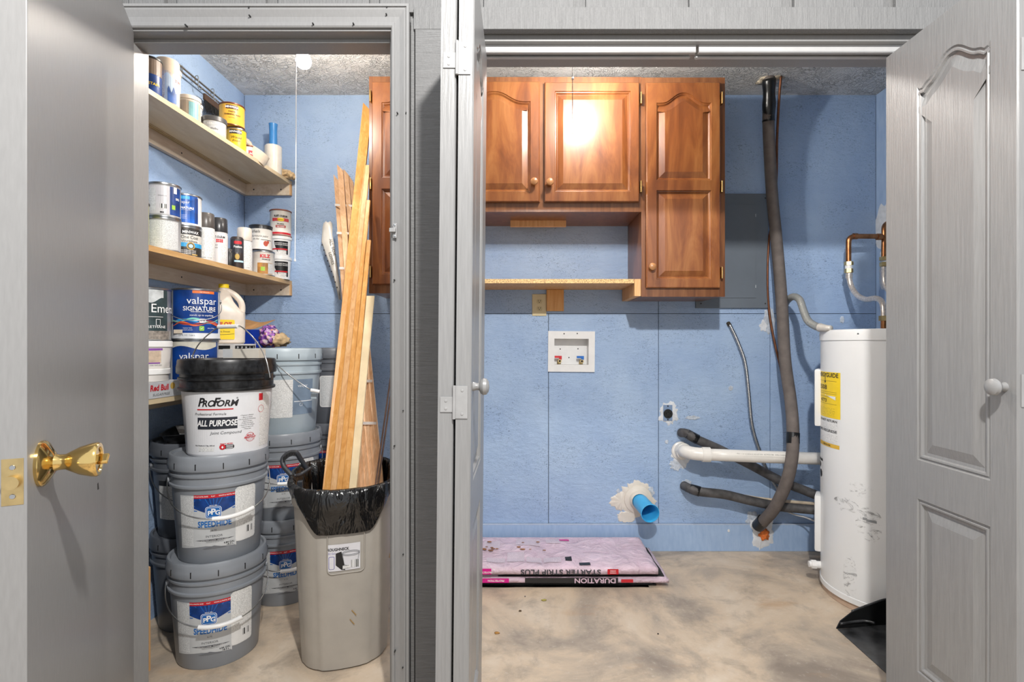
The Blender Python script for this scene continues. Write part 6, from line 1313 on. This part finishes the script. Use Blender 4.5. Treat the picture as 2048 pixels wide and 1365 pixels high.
for (xa_, xb_, ya_, yb3, mm) in ((-.155, -.07, .05, .10, FPP), (-.06, .02, .06, .16, FPP), (.03, .10, .05, .11, FPP), (.11, .19, .05, .11, FPP), (.21, .24, .06, .10, INK), (.27, .32, .02, .045, BLK), (-.18, -.10, .20, .30, FPP), (-.02, .10, .24, .33, FPP), (.13, .20, .27, .33, FPP), (.20, .25, .31, .335, MAG)):
    bm = NB(); uvl = bm.loops.layers.uv.new('UVMap'); g3 = []
    for i in range(9):
        rw = []
        for j in range(6):
            x = xa_+(xb_-xa_)*i/8; y = 2.36+ya_+(yb3-ya_)*j/5; u, v = (x-SX0)/(.622-SX0), (y-2.362)/(2.745-2.362)
            w = noise.noise(Vector((u*7, v*2.4, 21)))*.7+noise.noise(Vector((u*19, v*6, 25)))*.3; rw.append(bm.verts.new((x, y, .0988+.014*w+.0008)))
        g3.append(rw)
    for i in range(8):
        for j in range(5):
            f = bm.faces.new((g3[i][j], g3[i+1][j], g3[i+1][j+1], g3[i][j+1]))
            for l in f.loops: l[uvl].uv = (l.vert.co.x, l.vert.co.y)
    ob('print_block', bm, mm, up, rec=False)
random.seed(5); bm = NB()
for i in range(16):
    x = random.choice((random.gauss(-.13, .02), random.gauss(-.17, .02), random.gauss(.12, .05), random.gauss(0, .04))); y = random.uniform(2.52, 2.66)
    bmesh.ops.create_icosphere(bm, subdivisions=1, radius=random.uniform(.003, .007), matrix=Matrix.Translation((x, y, .107)) @ Matrix.Diagonal((2.2, 1, .6, 1)))
ob('leaf_litter', bm, mat('dry_leaf', '#9a6a4a', .8, nz=.3), up, kind='stuff')
# ================================================================ DUSTPAN and litter on the floor
t = thing('dustpan', 'large black dustpan on the floor beside the right bifold', 'dustpan', (0, 0, 0))
X0, X1, Y0, Y1 = 1.222, 1.47, 1.735, 2.03; th_ = .003
sheen = mat('black_plastic_sheen', '#3b3c3e', .28, nz=.35, sc=25)  # lighter grey puts the sheen on the black plastic into its colour
bm = NB(); bot = hexa([(X0, Y0-.02, .001), (X1, Y0, .018), (X1, Y1, .018), (X0, Y1-.01, .001), (X0, Y0-.02, .003), (X1, Y0, .022), (X1, Y1, .022), (X0, Y1-.01, .003)]); ob('floor_plate', bot, sheen, t)
side = [(X0, .001), (X1, .018), (X1, .105), (X1-.05, .112), (X0+.14, .095), (X0+.06, .065), (X0+.015, .030)]
sd = ob('side_wall', prism(NB(), side, Y1-.004, Y1+.001, 'y'), BLACKP, t); ob('side_wall', prism(NB(), side, Y0-.002, Y0+.003, 'y'), BLACKP, t)
ob('back_wall', B(X1-.004, X1+.002, Y0, Y1, .015, .108, .001), BLACKP, t)
ob('crease', T([(X0+.012, Y1-.007, .022), (X0+.10, Y1-.008, .034), (X0+.13, Y1-.03, .037)], .005, seg=8), sheen, sd, smooth='all')
ob('rim', T([(X0+.06, Y1, .066), (X0+.14, Y1, .097), (X1-.05, Y1, .114), (X1, Y1-.01, .110), (X1, Y0+.01, .110)], .004, seg=8), sheen, t, smooth='all')
ob('hood', hexa([(X1-.075, Y0, .106), (X1, Y0, .106), (X1, Y1, .106), (X1-.055, Y1, .110), (X1-.075, Y0, .109), (X1, Y0, .109), (X1, Y1, .109), (X1-.055, Y1, .113)]), BLACKP, t)
ob('handle', T([(X1, (Y0+Y1)/2, .09), (X1+.06, (Y0+Y1)/2, .12), (X1+.16, (Y0+Y1)/2, .13)], .012, seg=12), BLACKP, t, smooth='all')
for i, (px, py, s_) in enumerate(((1088, 1202, .012), (994, 1268, .010), (1040, 1224, .006), (1316, 1270, .003), (1050, 1195, .003))):
    D = CH*F/(py-PY); c = lump(thing('dry_leaf', 'tiny dry %s scrap %s' % (('green', 'brown', 'dark', 'black', 'grey')[i], ('on the floor before the shingles', 'on the floor near left bifold leaf', 'on the floor between shingles and left bifold', 'in the middle of open concrete floor', 'on floor just below the shingle bundles')[i]), 'debris', (XX(px, D), D, 0)), 'scrap', mat('leaf_%d' % i, ('#a59a52', '#b08040', '#5a4632', '#3a3430', '#77706a')[i], .8), (0, 0, .003), (s_, s_*.6, .003), i, 2, .6)
